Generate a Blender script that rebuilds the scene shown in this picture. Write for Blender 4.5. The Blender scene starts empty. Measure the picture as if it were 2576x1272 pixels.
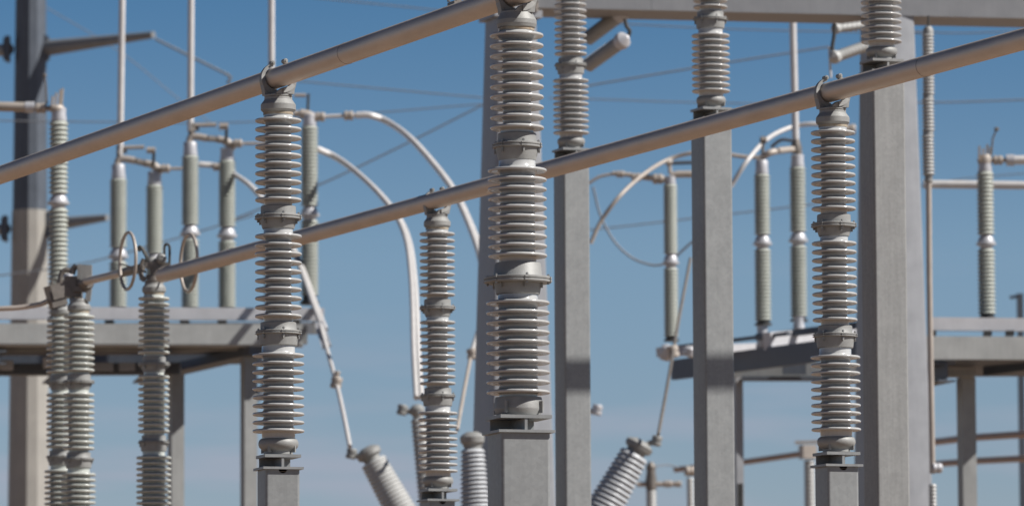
import bpy, math, random
from mathutils import Vector, Matrix
random.seed(7)
PI = math.pi
V = Vector
scene = bpy.context.scene
COL = scene.collection

# ---------------------------------------------------------------- camera
FPX = 13000.0            # focal length in pixels of a 2576 px wide picture
PITCH = math.atan(0.0995)
ROLL = -0.005
EYE = V((0, 0, 1.6))
_F = V((0, math.cos(PITCH), math.sin(PITCH)))
_U0 = V((0, -math.sin(PITCH), math.cos(PITCH)))
_R0 = V((1, 0, 0))
_R = _R0 * math.cos(ROLL) + _U0 * math.sin(ROLL)
_U = _U0 * math.cos(ROLL) - _R0 * math.sin(ROLL)
cam_d = bpy.data.cameras.new("camera")
cam = bpy.data.objects.new("camera", cam_d)
COL.objects.link(cam)
cam.matrix_world = Matrix((( _R.x, _U.x, -_F.x, EYE.x), (_R.y, _U.y, -_F.y, EYE.y), (_R.z, _U.z, -_F.z, EYE.z), (0, 0, 0, 1)))
cam_d.sensor_width = 36
cam_d.lens = 36 * FPX / 2576
cam_d.clip_start = 0.5
cam_d.clip_end = 9000
cam_d.dof.use_dof = True
cam_d.dof.focus_distance = 32.6
cam_d.dof.aperture_fstop = 3.9
scene.camera = cam

# ---------------------------------------------------------------- light
SUN_AZ = math.radians(75)      # to the right of straight behind the camera
SUN_EL = math.radians(43)
SUN = V((math.cos(SUN_EL) * math.sin(SUN_AZ), -math.cos(SUN_EL) * math.cos(SUN_AZ), math.sin(SUN_EL)))
sd = bpy.data.lights.new("sun", 'SUN')
sd.energy = 5.0
sd.angle = math.radians(0.55)
sd.color = (1.0, 0.965, 0.925)
so = bpy.data.objects.new("sun", sd)
COL.objects.link(so)
so.rotation_euler = SUN.to_track_quat('Z', 'Y').to_euler()
world = bpy.data.worlds.new("World")
scene.world = world
world.use_nodes = True
wn, wl = world.node_tree.nodes, world.node_tree.links
wn.clear()
w_out = wn.new('ShaderNodeOutputWorld')
w_bg = wn.new('ShaderNodeBackground')
w_sky = wn.new('ShaderNodeTexSky')
w_sky.sky_type = 'NISHITA'
w_sky.sun_disc = False
w_sky.sun_elevation = SUN_EL
w_sky.sun_rotation = math.atan2(SUN.x, SUN.y)
w_sky.altitude = 900
w_sky.air_density = 0.5
w_sky.dust_density = 0.0
w_sky.ozone_density = 4.0
w_bg.inputs['Strength'].default_value = 0.0515
# clear desert air: deeper blue just above the horizon haze than the plain sky model gives, plus thin low cloud veils
w_tc = wn.new('ShaderNodeTexCoord')
w_sep = wn.new('ShaderNodeSeparateXYZ')
wl.new(w_tc.outputs['Generated'], w_sep.inputs[0])
w_rp = wn.new('ShaderNodeValToRGB')
wl.new(w_sep.outputs['Z'], w_rp.inputs['Fac'])
e_ = w_rp.color_ramp.elements
e_[0].position = 0.0; e_[0].color = (1.75 / 2, 1.35 / 2, 1.05 / 2, 1)
e_[1].position = 1.0; e_[1].color = (0.4 / 2, 0.6 / 2, 0.75 / 2, 1)
for p_, c_ in ((0.05, (1.80, 1.42, 1.10)), (0.10, (1.95, 1.80, 1.42)), (0.148, (1.10, 1.48, 1.40)), (0.35, (0.32, 0.52, 0.68))):
    k_ = e_.new(p_)
    k_.color = (c_[0] / 2, c_[1] / 2, c_[2] / 2, 1)
w_mul = wn.new('ShaderNodeVectorMath'); w_mul.operation = 'MULTIPLY'
wl.new(w_sky.outputs[0], w_mul.inputs[0]); wl.new(w_rp.outputs['Color'], w_mul.inputs[1])
w_sc = wn.new('ShaderNodeVectorMath'); w_sc.operation = 'SCALE'; w_sc.inputs['Scale'].default_value = 2.0
wl.new(w_mul.outputs[0], w_sc.inputs[0])
w_mp = wn.new('ShaderNodeMapping'); w_mp.inputs['Scale'].default_value = (9, 9, 75)
wl.new(w_tc.outputs['Generated'], w_mp.inputs['Vector'])
w_nz = wn.new('ShaderNodeTexNoise'); w_nz.inputs['Scale'].default_value = 1.6; w_nz.inputs['Detail'].default_value = 4
wl.new(w_mp.outputs[0], w_nz.inputs['Vector'])
w_cr = wn.new('ShaderNodeMapRange'); w_cr.inputs['From Min'].default_value = 0.48; w_cr.inputs['From Max'].default_value = 0.75
w_cr.inputs['To Max'].default_value = 0.85
wl.new(w_nz.outputs['Fac'], w_cr.inputs['Value'])
w_low = wn.new('ShaderNodeMapRange'); w_low.inputs['From Min'].default_value = 0.10; w_low.inputs['From Max'].default_value = 0.055
wl.new(w_sep.outputs['Z'], w_low.inputs['Value'])
w_cf = wn.new('ShaderNodeMath'); w_cf.operation = 'MULTIPLY'
wl.new(w_cr.outputs[0], w_cf.inputs[0]); wl.new(w_low.outputs[0], w_cf.inputs[1])
w_mix = wn.new('ShaderNodeMix'); w_mix.data_type = 'RGBA'
wl.new(w_cf.outputs[0], w_mix.inputs['Factor']); wl.new(w_sc.outputs[0], w_mix.inputs['A'])
w_mix.inputs['B'].default_value = (6.2, 6.7, 8.2, 1)
wl.new(w_mix.outputs['Result'], w_bg.inputs['Color'])
wl.new(w_bg.outputs[0], w_out.inputs[0])
scene.view_settings.view_transform = 'Standard'
scene.view_settings.look = 'None'
scene.view_settings.exposure = 0.2
scene.view_settings.gamma = 1
scene.cycles.max_bounces = 6
scene.cycles.diffuse_bounces = 1
scene.cycles.use_adaptive_sampling = True
scene.cycles.adaptive_threshold = 0.01
scene.cycles.use_denoising = True

# ---------------------------------------------------------------- measuring helpers: where a sight line meets a depth or a height
def ray(x, y):
    return _F * FPX + _R * (x - 1288) + _U * (636 - y)
def at(x, y, Y):
    d = ray(x, y)
    return EYE + d * (Y / d.y)
def atz(x, y, z):
    d = ray(x, y)
    return EYE + d * ((z - EYE.z) / d.z)

# ---------------------------------------------------------------- materials
def mat(name, base, rough=0.5, metal=0.0, var=0.0, var_scale=6.0, base2=None, coat=0.0, bump=0.0, bump_scale=60.0,
        stretch=(1, 1, 1), spec=0.5, streak=0.0, spangle=0.0, vary=0.0, k=0.87):
    base = tuple(c * k for c in base)
    base2 = tuple(c * k for c in base2) if base2 else None
    m = bpy.data.materials.new(name)
    m.use_nodes = True
    n, l = m.node_tree.nodes, m.node_tree.links
    b = n['Principled BSDF']
    b.inputs['Base Color'].default_value = (*base, 1)
    b.inputs['Roughness'].default_value = rough
    b.inputs['Metallic'].default_value = metal
    b.inputs['Specular IOR Level'].default_value = spec
    if coat:
        b.inputs['Coat Weight'].default_value = coat
        b.inputs['Coat Roughness'].default_value = 0.05
    tc = n.new('ShaderNodeTexCoord')
    geo = n.new('ShaderNodeNewGeometry')
    mp = n.new('ShaderNodeMapping')
    mp.inputs['Scale'].default_value = stretch
    l.new(geo.outputs['Position'], mp.inputs['Vector'])
    if var:
        nz = n.new('ShaderNodeTexNoise')
        nz.inputs['Scale'].default_value = var_scale
        nz.inputs['Detail'].default_value = 5
        nz.inputs['Roughness'].default_value = 0.62
        l.new(mp.outputs[0], nz.inputs['Vector'])
        rp = n.new('ShaderNodeValToRGB')
        rp.color_ramp.elements[0].position = 0.32
        rp.color_ramp.elements[1].position = 0.68
        b2 = base2 or tuple(min(1, c * (1 + var)) for c in base)
        b1 = base if base2 else tuple(c * (1 - var) for c in base)
        rp.color_ramp.elements[0].color = (*b1, 1)
        rp.color_ramp.elements[1].color = (*b2, 1)
        l.new(nz.outputs['Fac'], rp.inputs['Fac'])
        src = rp.outputs['Color']
        if streak:
            mp2 = n.new('ShaderNodeMapping')
            mp2.inputs['Scale'].default_value = (1, 1, 0.05)
            l.new(geo.outputs['Position'], mp2.inputs['Vector'])
            ns = n.new('ShaderNodeTexNoise')
            ns.inputs['Scale'].default_value = 38
            ns.inputs['Detail'].default_value = 4
            l.new(mp2.outputs[0], ns.inputs['Vector'])
            mr = n.new('ShaderNodeMapRange')
            mr.inputs['From Min'].default_value = 0.3
            mr.inputs['From Max'].default_value = 0.7
            mr.inputs['To Min'].default_value = 1 - streak
            mr.inputs['To Max'].default_value = 1 + streak
            l.new(ns.outputs['Fac'], mr.inputs['Value'])
            mx = n.new('ShaderNodeVectorMath')
            mx.operation = 'MULTIPLY'
            l.new(src, mx.inputs[0])
            l.new(mr.outputs[0], mx.inputs[1])
            src = mx.outputs[0]
        if spangle:
            vo = n.new('ShaderNodeTexVoronoi')
            vo.inputs['Scale'].default_value = 42
            l.new(geo.outputs['Position'], vo.inputs['Vector'])
            vs_ = n.new('ShaderNodeSeparateColor')
            l.new(vo.outputs['Color'], vs_.inputs[0])
            m3 = n.new('ShaderNodeMapRange')
            m3.inputs['To Min'].default_value = 1 - spangle
            m3.inputs['To Max'].default_value = 1 + spangle
            l.new(vs_.outputs[0], m3.inputs['Value'])
            mx3 = n.new('ShaderNodeVectorMath'); mx3.operation = 'MULTIPLY'
            l.new(src, mx3.inputs[0]); l.new(m3.outputs[0], mx3.inputs[1])
            src = mx3.outputs[0]
        if vary:
            oi = n.new('ShaderNodeObjectInfo')
            m4 = n.new('ShaderNodeMapRange')
            m4.inputs['To Min'].default_value = 1 - vary
            m4.inputs['To Max'].default_value = 1 + vary * .5
            l.new(oi.outputs['Random'], m4.inputs['Value'])
            mx4 = n.new('ShaderNodeVectorMath'); mx4.operation = 'MULTIPLY'
            l.new(src, mx4.inputs[0]); l.new(m4.outputs[0], mx4.inputs[1])
            src = mx4.outputs[0]
        l.new(src, b.inputs['Base Color'])
        rr = n.new('ShaderNodeMapRange')
        rr.inputs['To Min'].default_value = max(0.03, rough * 0.85)
        rr.inputs['To Max'].default_value = min(1, rough * 1.2)
        l.new(nz.outputs['Fac'], rr.inputs['Value'])
        l.new(rr.outputs[0], b.inputs['Roughness'])
    if bump:
        nb = n.new('ShaderNodeTexNoise')
        nb.inputs['Scale'].default_value = bump_scale
        nb.inputs['Detail'].default_value = 4
        l.new(mp.outputs[0], nb.inputs['Vector'])
        bp = n.new('ShaderNodeBump')
        bp.inputs['Strength'].default_value = bump
        bp.inputs['Distance'].default_value = 0.004
        l.new(nb.outputs['Fac'], bp.inputs['Height'])
        l.new(bp.outputs[0], b.inputs['Normal'])
    return m

M = {}
M['porcelain'] = mat('grey_porcelain', (0.57, 0.57, 0.555), 0.16, var=0.04, var_scale=9, streak=0.05, spec=0.7, vary=0.07)
M['porcelain_mid'] = mat('sage_grey_porcelain', (0.58, 0.60, 0.55), 0.2, var=0.06, var_scale=8, streak=0.05)
M['porcelain_pale'] = mat('pale_bushing_porcelain', (0.56, 0.56, 0.54), 0.3, var=0.05)
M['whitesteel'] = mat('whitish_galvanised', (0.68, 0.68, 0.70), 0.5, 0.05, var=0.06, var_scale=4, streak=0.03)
M['beamsteel'] = mat('dull_beam_steel', (0.33, 0.335, 0.345), 0.5, 0.35, var=0.06, var_scale=4, streak=0.03)
M['girder'] = mat('sun_brightened_girder', (0.50, 0.515, 0.50), 0.6, 0.05, var=0.10, var_scale=3, streak=0.04)  # raised base colour stands in for sunlight on the girder fronts
M['rustpipe'] = mat('brown_pipe', (0.40, 0.28, 0.21), 0.5, 0.3, var=0.1)
M['porcelain_far'] = mat('green_grey_porcelain', (0.49, 0.515, 0.455), 0.5, var=0.06, var_scale=5)
M['porcelain_sky'] = mat('pale_glossy_porcelain', (0.56, 0.58, 0.60), 0.4, var=0.05)
M['cast'] = mat('cast_grey_metal', (0.35, 0.35, 0.335), 0.55, 0.15, var=0.10, var_scale=14, bump=0.25, bump_scale=120)
M['castdark'] = mat('weathered_cast_metal', (0.24, 0.215, 0.19), 0.5, 0.45, var=0.18, var_scale=16, bump=0.2)
M['cement'] = mat('rusty_cement', (0.36, 0.26, 0.17), 0.8, var=0.3, var_scale=25, base2=(0.48, 0.43, 0.34))
M['bolt'] = mat('bolt_steel', (0.36, 0.35, 0.33), 0.4, 0.6, var=0.1)
M['alu'] = mat('bus_aluminium', (0.62, 0.545, 0.475), 0.54, 0.62, var=0.08, var_scale=5, stretch=(.5, .5, 2), bump=0.05, bump_scale=40, k=1.0)
M['seam'] = mat('weld_seam', (0.13, 0.11, 0.10), 0.6, 0.5)
M['galv'] = mat('galvanised_steel', (0.335, 0.345, 0.342), 0.5, 0.25, var=0.05, var_scale=9, streak=0.04, bump=0.03, spangle=0.055)
M['galvfar'] = mat('galvanised_steel_far', (0.36, 0.365, 0.355), 0.55, 0.2, var=0.12, var_scale=3, streak=0.05)
M['galvlight'] = mat('new_galvanised_steel', (0.375, 0.385, 0.405), 0.5, 0.2, var=0.07, var_scale=4, streak=0.04)
M['galvwarm'] = mat('weathered_galvanised', (0.34, 0.343, 0.335), 0.6, 0.2, var=0.06, var_scale=7, streak=0.07, bump=0.03, spangle=0.05)
M['palealu'] = mat('pale_aluminium', (0.74, 0.715, 0.69), 0.45, 0.1, var=0.06)
M['beige'] = mat('beige_casting', (0.52, 0.46, 0.40), 0.5, 0.2, var=0.08)
M['whitecap'] = mat('white_metal', (0.62, 0.62, 0.64), 0.42, 0.2, var=0.05)
M['dark'] = mat('dark_metal', (0.09, 0.09, 0.085), 0.5, 0.4, var=0.15)
M['wire'] = mat('stranded_wire', (0.27, 0.29, 0.32), 0.6, 0.3, var=0.1)
M['steeldark'] = mat('dark_and_shaded_steel', (0.115, 0.135, 0.165), 0.55, 0.2, var=0.12, var_scale=2, streak=0.08)  # the pole's own dark steel; under the platforms, shade put into the colour
M['steelmid'] = mat('mid_grey_arm_steel', (0.25, 0.26, 0.27), 0.55, 0.1, var=0.08)
M['polelight'] = mat('light_pole_steel', (0.42, 0.40, 0.36), 0.6, 0.1, var=0.07, var_scale=2, streak=0.07)
M['gravel'] = mat('crushed_rock', (0.25, 0.168, 0.112), 0.95, var=0.2, var_scale=3, base2=(0.35, 0.242, 0.166), bump=0.8, bump_scale=30, k=0.82)
M['composite'] = mat('grey_silicone', (0.50, 0.50, 0.48), 0.4, var=0.05)

# ---------------------------------------------------------------- mesh building
class MB:
    def __init__(s):
        s.v, s.f = [], []
    def add(s, vs, fs):
        o = len(s.v)
        s.v += [tuple(p) for p in vs]
        s.f += [tuple(i + o for i in f) for f in fs]
        return s
    def box(s, c, size, rot=None):
        c = V(c); hx, hy, hz = size[0] / 2, size[1] / 2, size[2] / 2
        vs = [V((x, y, z)) for x in (-hx, hx) for y in (-hy, hy) for z in (-hz, hz)]
        if rot is not None:
            vs = [rot @ p for p in vs]
        vs = [p + c for p in vs]
        return s.add(vs, [(0, 1, 3, 2), (4, 6, 7, 5), (0, 4, 5, 1), (2, 3, 7, 6), (0, 2, 6, 4), (1, 5, 7, 3)])
    def bar(s, p0, p1, w, h, up=V((0, 0, 1))):
        p0, p1 = V(p0), V(p1)
        d = (p1 - p0)
        L = d.length
        d.normalize()
        side = d.cross(up)
        if side.length < 1e-4:
            side = d.cross(V((0, 1, 0)))
        side.normalize()
        u = side.cross(d)
        rot = Matrix((side, d, u)).transposed()
        return s.box((p0 + p1) / 2, (w, L, h), rot)
    def frame(s, d):
        d = d.normalized()
        a = V((0, 0, 1)) if abs(d.z) < 0.9 else V((1, 0, 0))
        x = d.cross(a).normalized()
        return x, x.cross(d).normalized()
    def tube(s, pts, r, seg=12, caps=True):
        pts = [V(p) for p in pts]
        rs = r if isinstance(r, (list, tuple)) else [r] * len(pts)
        vs, fs = [], []
        n = len(pts)
        x = None
        for i, p in enumerate(pts):
            d = (pts[min(i + 1, n - 1)] - pts[max(i - 1, 0)]).normalized()
            if x is None:
                x, y = s.frame(d)
            else:
                x = (x - d * x.dot(d)).normalized()
                y = x.cross(d).normalized()
            for k in range(seg):
                a = 2 * PI * k / seg
                vs.append(p + x * (math.cos(a) * rs[i]) + y * (math.sin(a) * rs[i]))
        for i in range(n - 1):
            for k in range(seg):
                k2 = (k + 1) % seg
                fs.append((i * seg + k, i * seg + k2, (i + 1) * seg + k2, (i + 1) * seg + k))
        if caps:
            fs.append(tuple(reversed(range(seg))))
            fs.append(tuple(range((n - 1) * seg, n * seg)))
        return s.add(vs, fs)
    def ring(s, c, nrm, R, r, seg=48, s2=10, a0=0, a1=2 * PI, ax=None):
        c = V(c); nrm = V(nrm).normalized()
        x, y = s.frame(nrm)
        if ax is not None:
            x = V(ax); x = (x - nrm * x.dot(nrm)).normalized(); y = nrm.cross(x)
        full = abs(a1 - a0 - 2 * PI) < 1e-6
        m = seg if full else seg + 1
        vs, fs = [], []
        for i in range(m):
            a = a0 + (a1 - a0) * i / seg
            e = x * math.cos(a) + y * math.sin(a)
            for k in range(s2):
                b = 2 * PI * k / s2
                vs.append(c + e * (R + r * math.cos(b)) + nrm * (r * math.sin(b)))
        for i in range(seg):
            for k in range(s2):
                i2, k2 = (i + 1) % m, (k + 1) % s2
                fs.append((i * s2 + k, i2 * s2 + k, i2 * s2 + k2, i * s2 + k2))
        if not full:
            fs.append(tuple(range(s2)))
            fs.append(tuple(reversed(range(seg * s2, seg * s2 + s2))))
        return s.add(vs, fs)
    def lathe(s, prof, seg=40, org=V((0, 0, 0)), axis=V((0, 0, 1))):
        """prof: list of (radius, height along axis)"""
        axis = V(axis).normalized()
        if abs(axis.z) > 0.9999:
            x, y = V((1, 0, 0)), V((0, 1, 0))
        else:
            x, y = s.frame(axis)
        org = V(org)
        vs, fs = [], []
        for r, h in prof:
            for k in range(seg):
                a = 2 * PI * k / seg
                vs.append(org + axis * h + x * (r * math.cos(a)) + y * (r * math.sin(a)))
        n = len(prof)
        for i in range(n - 1):
            for k in range(seg):
                k2 = (k + 1) % seg
                fs.append((i * seg + k, i * seg + k2, (i + 1) * seg + k2, (i + 1) * seg + k))
        fs.append(tuple(reversed(range(seg))))
        fs.append(tuple(range((n - 1) * seg, n * seg)))
        return s.add(vs, fs)
    def poly(s, pts, d):
        """a flat outline given a thickness vector d"""
        pts = [V(p) for p in pts]; d = V(d)
        n = len(pts)
        vs = [p - d / 2 for p in pts] + [p + d / 2 for p in pts]
        fs = [tuple(reversed(range(n))), tuple(range(n, 2 * n))]
        for i in range(n):
            j = (i + 1) % n
            fs.append((i, j, n + j, n + i))
        return s.add(vs, fs)
    def mesh(s, name, m, ang=35, fix=True):
        me = bpy.data.meshes.new(name)
        me.from_pydata(s.v, [], s.f)
        if fix:
            import bmesh
            bm = bmesh.new(); bm.from_mesh(me)
            bmesh.ops.recalc_face_normals(bm, faces=bm.faces)
            bm.to_mesh(me); bm.free()
        me.polygons.foreach_set('use_smooth', [True] * len(me.polygons))
        me.set_sharp_from_angle(angle=math.radians(ang))
        me.materials.append(M[m])
        me.update()
        return me

def thing(name, label, cat, loc=(0, 0, 0), yaw=0, group=None, kind=None):
    o = bpy.data.objects.new(name, None)
    COL.objects.link(o)
    o.location = loc
    o.rotation_euler = (0, 0, yaw)
    o.empty_display_size = 0.2
    tag(o, label, cat, group)
    return o
def tag(o, label, cat, group=None):
    o['label'] = label
    o['category'] = cat
    if group:
        o['group'] = group
    return o
def part(name, me, parent=None, loc=None, rot=None, label=None, scale=None):
    if isinstance(me, tuple):
        me = me[0].mesh(name, me[1])
    o = bpy.data.objects.new(name, me)
    COL.objects.link(o)
    if parent is not None:
        o.parent = parent
    if loc is not None:
        o.location = loc
    if rot is not None:
        o.rotation_euler = rot
    if scale is not None:
        o.scale = (scale,) * 3
    if label:
        o['label'] = label
    return o

# ---------------------------------------------------------------- ground
g = MB().add([(-3000, -400, 0), (3000, -400, 0), (3000, 5000, 0), (-3000, 5000, 0)], [(0, 1, 2, 3)])
go = part('ground', (g, 'gravel'))
go['kind'] = 'structure'

# ---------------------------------------------------------------- insulator columns
def shed_profile(z, p, R, rc, tf=.168):
    """one shed, its rim centred at height z, going DOWN; returns (r, z) points"""
    t = p * tf                    # half thickness of the rim
    top = z + p * 0.50
    out = []
    for q, w in ((0.0, 0.06), (0.10, 0.46), (0.24, 0.66), (0.45, 0.81), (0.70, 0.90), (0.88, 0.965)):
        rr = rc + (R - t * 1.1 - rc) * q
        zz = top + (z + t * 0.95 - top) * w
        out.append((rr, zz))
    for a in (75, 45, 15, -15, -45, -75):
        out.append((R - t + t * math.cos(math.radians(a)), z + t * math.sin(math.radians(a))))
    out.append((R - (R - rc) * 0.35, z - t * 0.62))
    out.append((rc + (R - rc) * 0.22, z - t * 0.55))
    out.append((rc + 0.004, z - t * 1.1))
    out.append((rc, z - t * 2.0))
    return out

def shed_stack(z_last, z_first, n, R, rc, neck_lo, neck_hi, seg=56, tf=.168):
    """porcelain body with n sheds between neck heights"""
    p = (z_first - z_last) / (n - 1)
    prof = [(neck_hi[0] - 0.004, neck_hi[1]), (neck_hi[0], neck_hi[1] - 0.003)]
    prof.append((neck_hi[0], z_first + p * 0.42))
    for i in range(n):
        sp = shed_profile(z_first - i * p, p, R, rc, tf)
        if i == 0:
            sp = [q for q in sp if q[0] > neck_hi[0] + 0.002]
        if i == n - 1:
            sp = [q for q in sp if not (q[0] < neck_lo[0] + 0.003 and q[1] < z_last)]
        prof += sp
    prof.append((neck_lo[0], z_last - p * 0.22))
    prof.append((neck_lo[0], neck_lo[1]))
    prof.reverse()
    return MB().lathe(prof, seg)

SPEC_A = dict(
    stacks=[(.1588, .6587, 10, .172, .0995, (.110, .105), (.110, .727)),
            (.9186, 1.449, 10, .156, .085, (.0975, .872), (.097, 1.502)),
            (1.691, 2.221, 10, .155, .084, (.092, 1.645), (.097, 2.279))],
    base=[(.092, .002), (.0955, .004), (.0955, .022), (.110, .034), (.128, .052), (.1326, .068), (.132, .086), (.125, .100), (.115, .108)],
    joints=[dict(cup=(.124, .722, .133, .798), R=.151, z=.810, t=.0105, cyl=(.119, .824, .119, .877)),
            dict(cup=(.106, 1.497, .120, 1.553), R=.1535, z=1.576, t=.0135, cyl=(.1175, 1.592, .1165, 1.650))],
    cap=[(.096, 2.274), (.104, 2.279), (.117, 2.292), (.117, 2.327), (.110, 2.337), (.093, 2.360), (.092, 2.376)],
    axis=2.511, collar=(.0995, 2.258, 2.277), disc=.094)
SPEC_C = dict(
    stacks=[(.1406, .6685, 10, .188, .114, (.113, .105), (.118, .722)),
            (.948, 1.4547, 10, .175, .1025, (.111, .900), (.109, 1.515)),
            (1.709, 2.260, 10, .160, .083, (.098, 1.665), (.100, 2.309))],
    base=[(.125, .002), (.129, .004), (.1446, .038), (.1440, .045), (.1390, .104), (.136, .111), (.115, .112)],
    joints=[dict(cup=(.130, .7175, .140, .784), R=.199, z=.804, t=.0155, cyl=(.143, .823, .137, .905)),
            dict(cup=(.112, 1.510, .128, 1.588), R=.144, z=1.603, t=.0135, cyl=(.117, 1.618, .114, 1.676))],
    cap=[(.098, 2.303), (.112, 2.308), (.119, 2.326), (.119, 2.350), (.113, 2.362), (.097, 2.392), (.096, 2.400)],
    axis=2.511, collar=(.103, 2.288, 2.306), disc=.097)

SPEC_G = dict(SPEC_A)
SPEC_G['stacks'] = [(.1588, .6587, 10, .172, .112, (.1105, .105), (.1105, .727)),
                    (.9186, 1.449, 10, .156, .102, (.100, .872), (.100, 1.502)),
                    (1.691, 2.221, 10, .155, .100, (.098, 1.645), (.099, 2.279))]
_cache = {}
def cached(key, fn):
    if key not in _cache:
        _cache[key] = fn()
    return _cache[key]

def joint_mesh(j):
    b = MB()
    r0, z0, r1, z1 = j['cup']
    zc, t, R = j['z'], j['t'], j['R']
    b.lathe([(r0 - .006, z0), (r0, z0 + .004), (r1, z1 - .004), (r1, zc - t - .002)], 48)
    b.lathe([(R - .003, zc - t - .002), (R, zc - t + .001), (R, zc - .004), (R - .003, zc - .002)], 48)
    b.lathe([(R - .007, zc - .0021), (R - .007, zc + .0021)], 48)
    b.lathe([(R - .004, zc + .002), (R - .001, zc + .004), (R - .001, zc + t - .001), (R - .004, zc + t + .002)], 48)
    r2, z2, r3, z3 = j['cyl']
    b.lathe([(r2 + .003, zc + t + .0022), (r2, z2 + .003), (r3, z3 - .005), (r3 - .004, z3)], 48)
    # ears and ribs where the bolts sit
    for k in range(6):
        a = PI / 6 + k * PI / 3
        c = V((math.cos(a), math.sin(a), 0))
        rot = Matrix.Rotation(a, 3, 'Z')
        b.box(c * (R - .003) + V((0, 0, zc - t / 2 - .001)), (.016, .034, t - .005), rot)
        b.box(c * (R - .004) + V((0, 0, zc + t / 2 + .001)), (.016, .032, t - .005), rot)
        b.box(c * (r1 + .004) + V((0, 0, zc - t - .018)), (.014, .010, .030), rot)
    return b.mesh('joint_flange', 'cast')

def bolt_mesh():
    b = MB()
    b.lathe([(.0085, -.030), (.0085, -.018)], 6)
    b.lathe([(.0045, -.0225), (.0045, .0225)], 8)
    b.lathe([(.0085, .018), (.0085, .027)], 6)
    b.lathe([(.0045, .0265), (.0045, .031)], 8)
    return b.mesh('bolt', 'bolt')

def hook_mesh(sgn):
    """one hook of the bus clamp; pipe runs along local Y, axis at origin. sgn -1: camera side, +1: far side"""
    b = MB()
    ro, ri = .1000, .0790
    y0 = 0.062 * (1 if sgn < 0 else -1) * 1.0
    w = 0.021
    n = 22
    vs, fs = [], []
    # arc in local XZ plane from below (-90) round the side to just past the top
    a0, a1 = math.radians(-90 - 28 * sgn * -1 * 0), math.radians(-90 + sgn * 168)
    for i in range(n + 1):
        t = i / n
        a = a0 + (a1 - a0) * t
        ww = w * (1.9 - 1.1 * min(1, t * 1.6))
        rro = ro + .014 * (1 - t) ** 2
        for r, dy in ((ri, -ww), (rro, -ww), (rro, ww), (ri, ww)):
            vs.append((r * math.cos(a), y0 + dy, r * math.sin(a)))
    for i in range(n):
        for k in range(4):
            k2 = (k + 1) % 4
            fs.append((i * 4 + k, (i + 1) * 4 + k, (i + 1) * 4 + k2, i * 4 + k2))
    fs += [(0, 1, 2, 3), tuple(n * 4 + k for k in (3, 2, 1, 0))]
    b.add(vs, fs)
    # lug at the end of the arc
    c = V((math.cos(a1) * (ro + .004), y0, math.sin(a1) * (ro + .004)))
    b.lathe([(.012, -.026), (.016, -.022), (.016, .022), (.012, .026)], 14, c, (0, 1, 0))
    b.lathe([(.007, -.036), (.007, .036)], 6, c, (0, 1, 0))
    # web from the hook down to the seat
    base = -.118
    xs = sgn
    o = [(xs * .006, y0, -.076), (xs * .046, y0, -.066), (xs * .089, y0, -.030), (xs * .094, y0, -.052), (xs * .084, y0, -.085), (xs * .080, y0, base), (-xs * .050, y0, base), (-xs * .030, y0, -.098)]
    b.poly(o, (0, .056, 0))
    return b.mesh('hook', 'cast')

def clamp_seat(r):
    b = MB()
    b.lathe([(r - .004, -.133), (r, -.129), (r, -.121), (r - .005, -.117)], 40)
    b.box((0, 0, -.109), (.05, .13, .020))
    return b.mesh('seat', 'cast')

def column(key, spec, label, loc, yaw, pipe_yaw, k=1.0, bolts=True, clamp=True, group='grey post insulators holding the bus pipes', label_top=None):
    root = thing('post_insulator', label, 'post insulator', loc, yaw, group)
    root.scale = (k, k, k)
    for i, s in enumerate(spec['stacks']):
        me = cached((key, 'st', i), lambda: shed_stack(s[0], s[1], s[2], s[3], s[4], s[5], s[6], 56, .225 if key == 'G' else .168).mesh('porcelain_section', 'porcelain_mid' if key == 'G' else 'porcelain', 50))
        part('porcelain_section', me, root)
    me = cached((key, 'base'), lambda: _base(spec))
    part('base_fitting', me, root)
    for i, j in enumerate(spec['joints']):
        me = cached((key, 'j', i), lambda: joint_mesh(j))
        jo = part('joint_flange', me, root)
        if bolts:
            bm_ = cached('bolt', bolt_mesh)
            for q in range(6):
                a = PI / 6 + q * PI / 3
                part('bolt', bm_, jo, (math.cos(a) * (j['R'] - .014), math.sin(a) * (j['R'] - .014), j['z']))
    me = cached((key, 'cap'), lambda: MB().lathe(spec['cap'], 48).mesh('cap_fitting', 'cast', 18))
    part('cap_fitting', me, root)
    r, z0, z1 = spec['collar']
    me = cached((key, 'col'), lambda: MB().lathe([(r, z0), (r + .001, z0 + .003), (r, z1)], 48).mesh('cement_collar', 'cement'))
    part('cement_collar', me, root)
    if clamp:
        cl = part('bus_clamp', cached((key, 'seat'), lambda: clamp_seat(spec['disc'])), root, (0, 0, spec['axis']), (0, 0, pipe_yaw - yaw))
        part('hook', cached('h-', lambda: hook_mesh(-1)), cl)
        part('hook', cached('h+', lambda: hook_mesh(1)), cl)
    return root
def _base(spec):
    b = MB()
    b.lathe(spec['base'], 48)
    r = spec['base'][1][0]
    for q in range(4):
        a = PI / 4 + q * PI / 2
        b.box((math.cos(a) * (r + .012), math.sin(a) * (r + .012), .050), (.045, .012, .07), Matrix.Rotation(a, 3, 'Z'))
    return b.mesh('base_fitting', 'cast')

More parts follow.
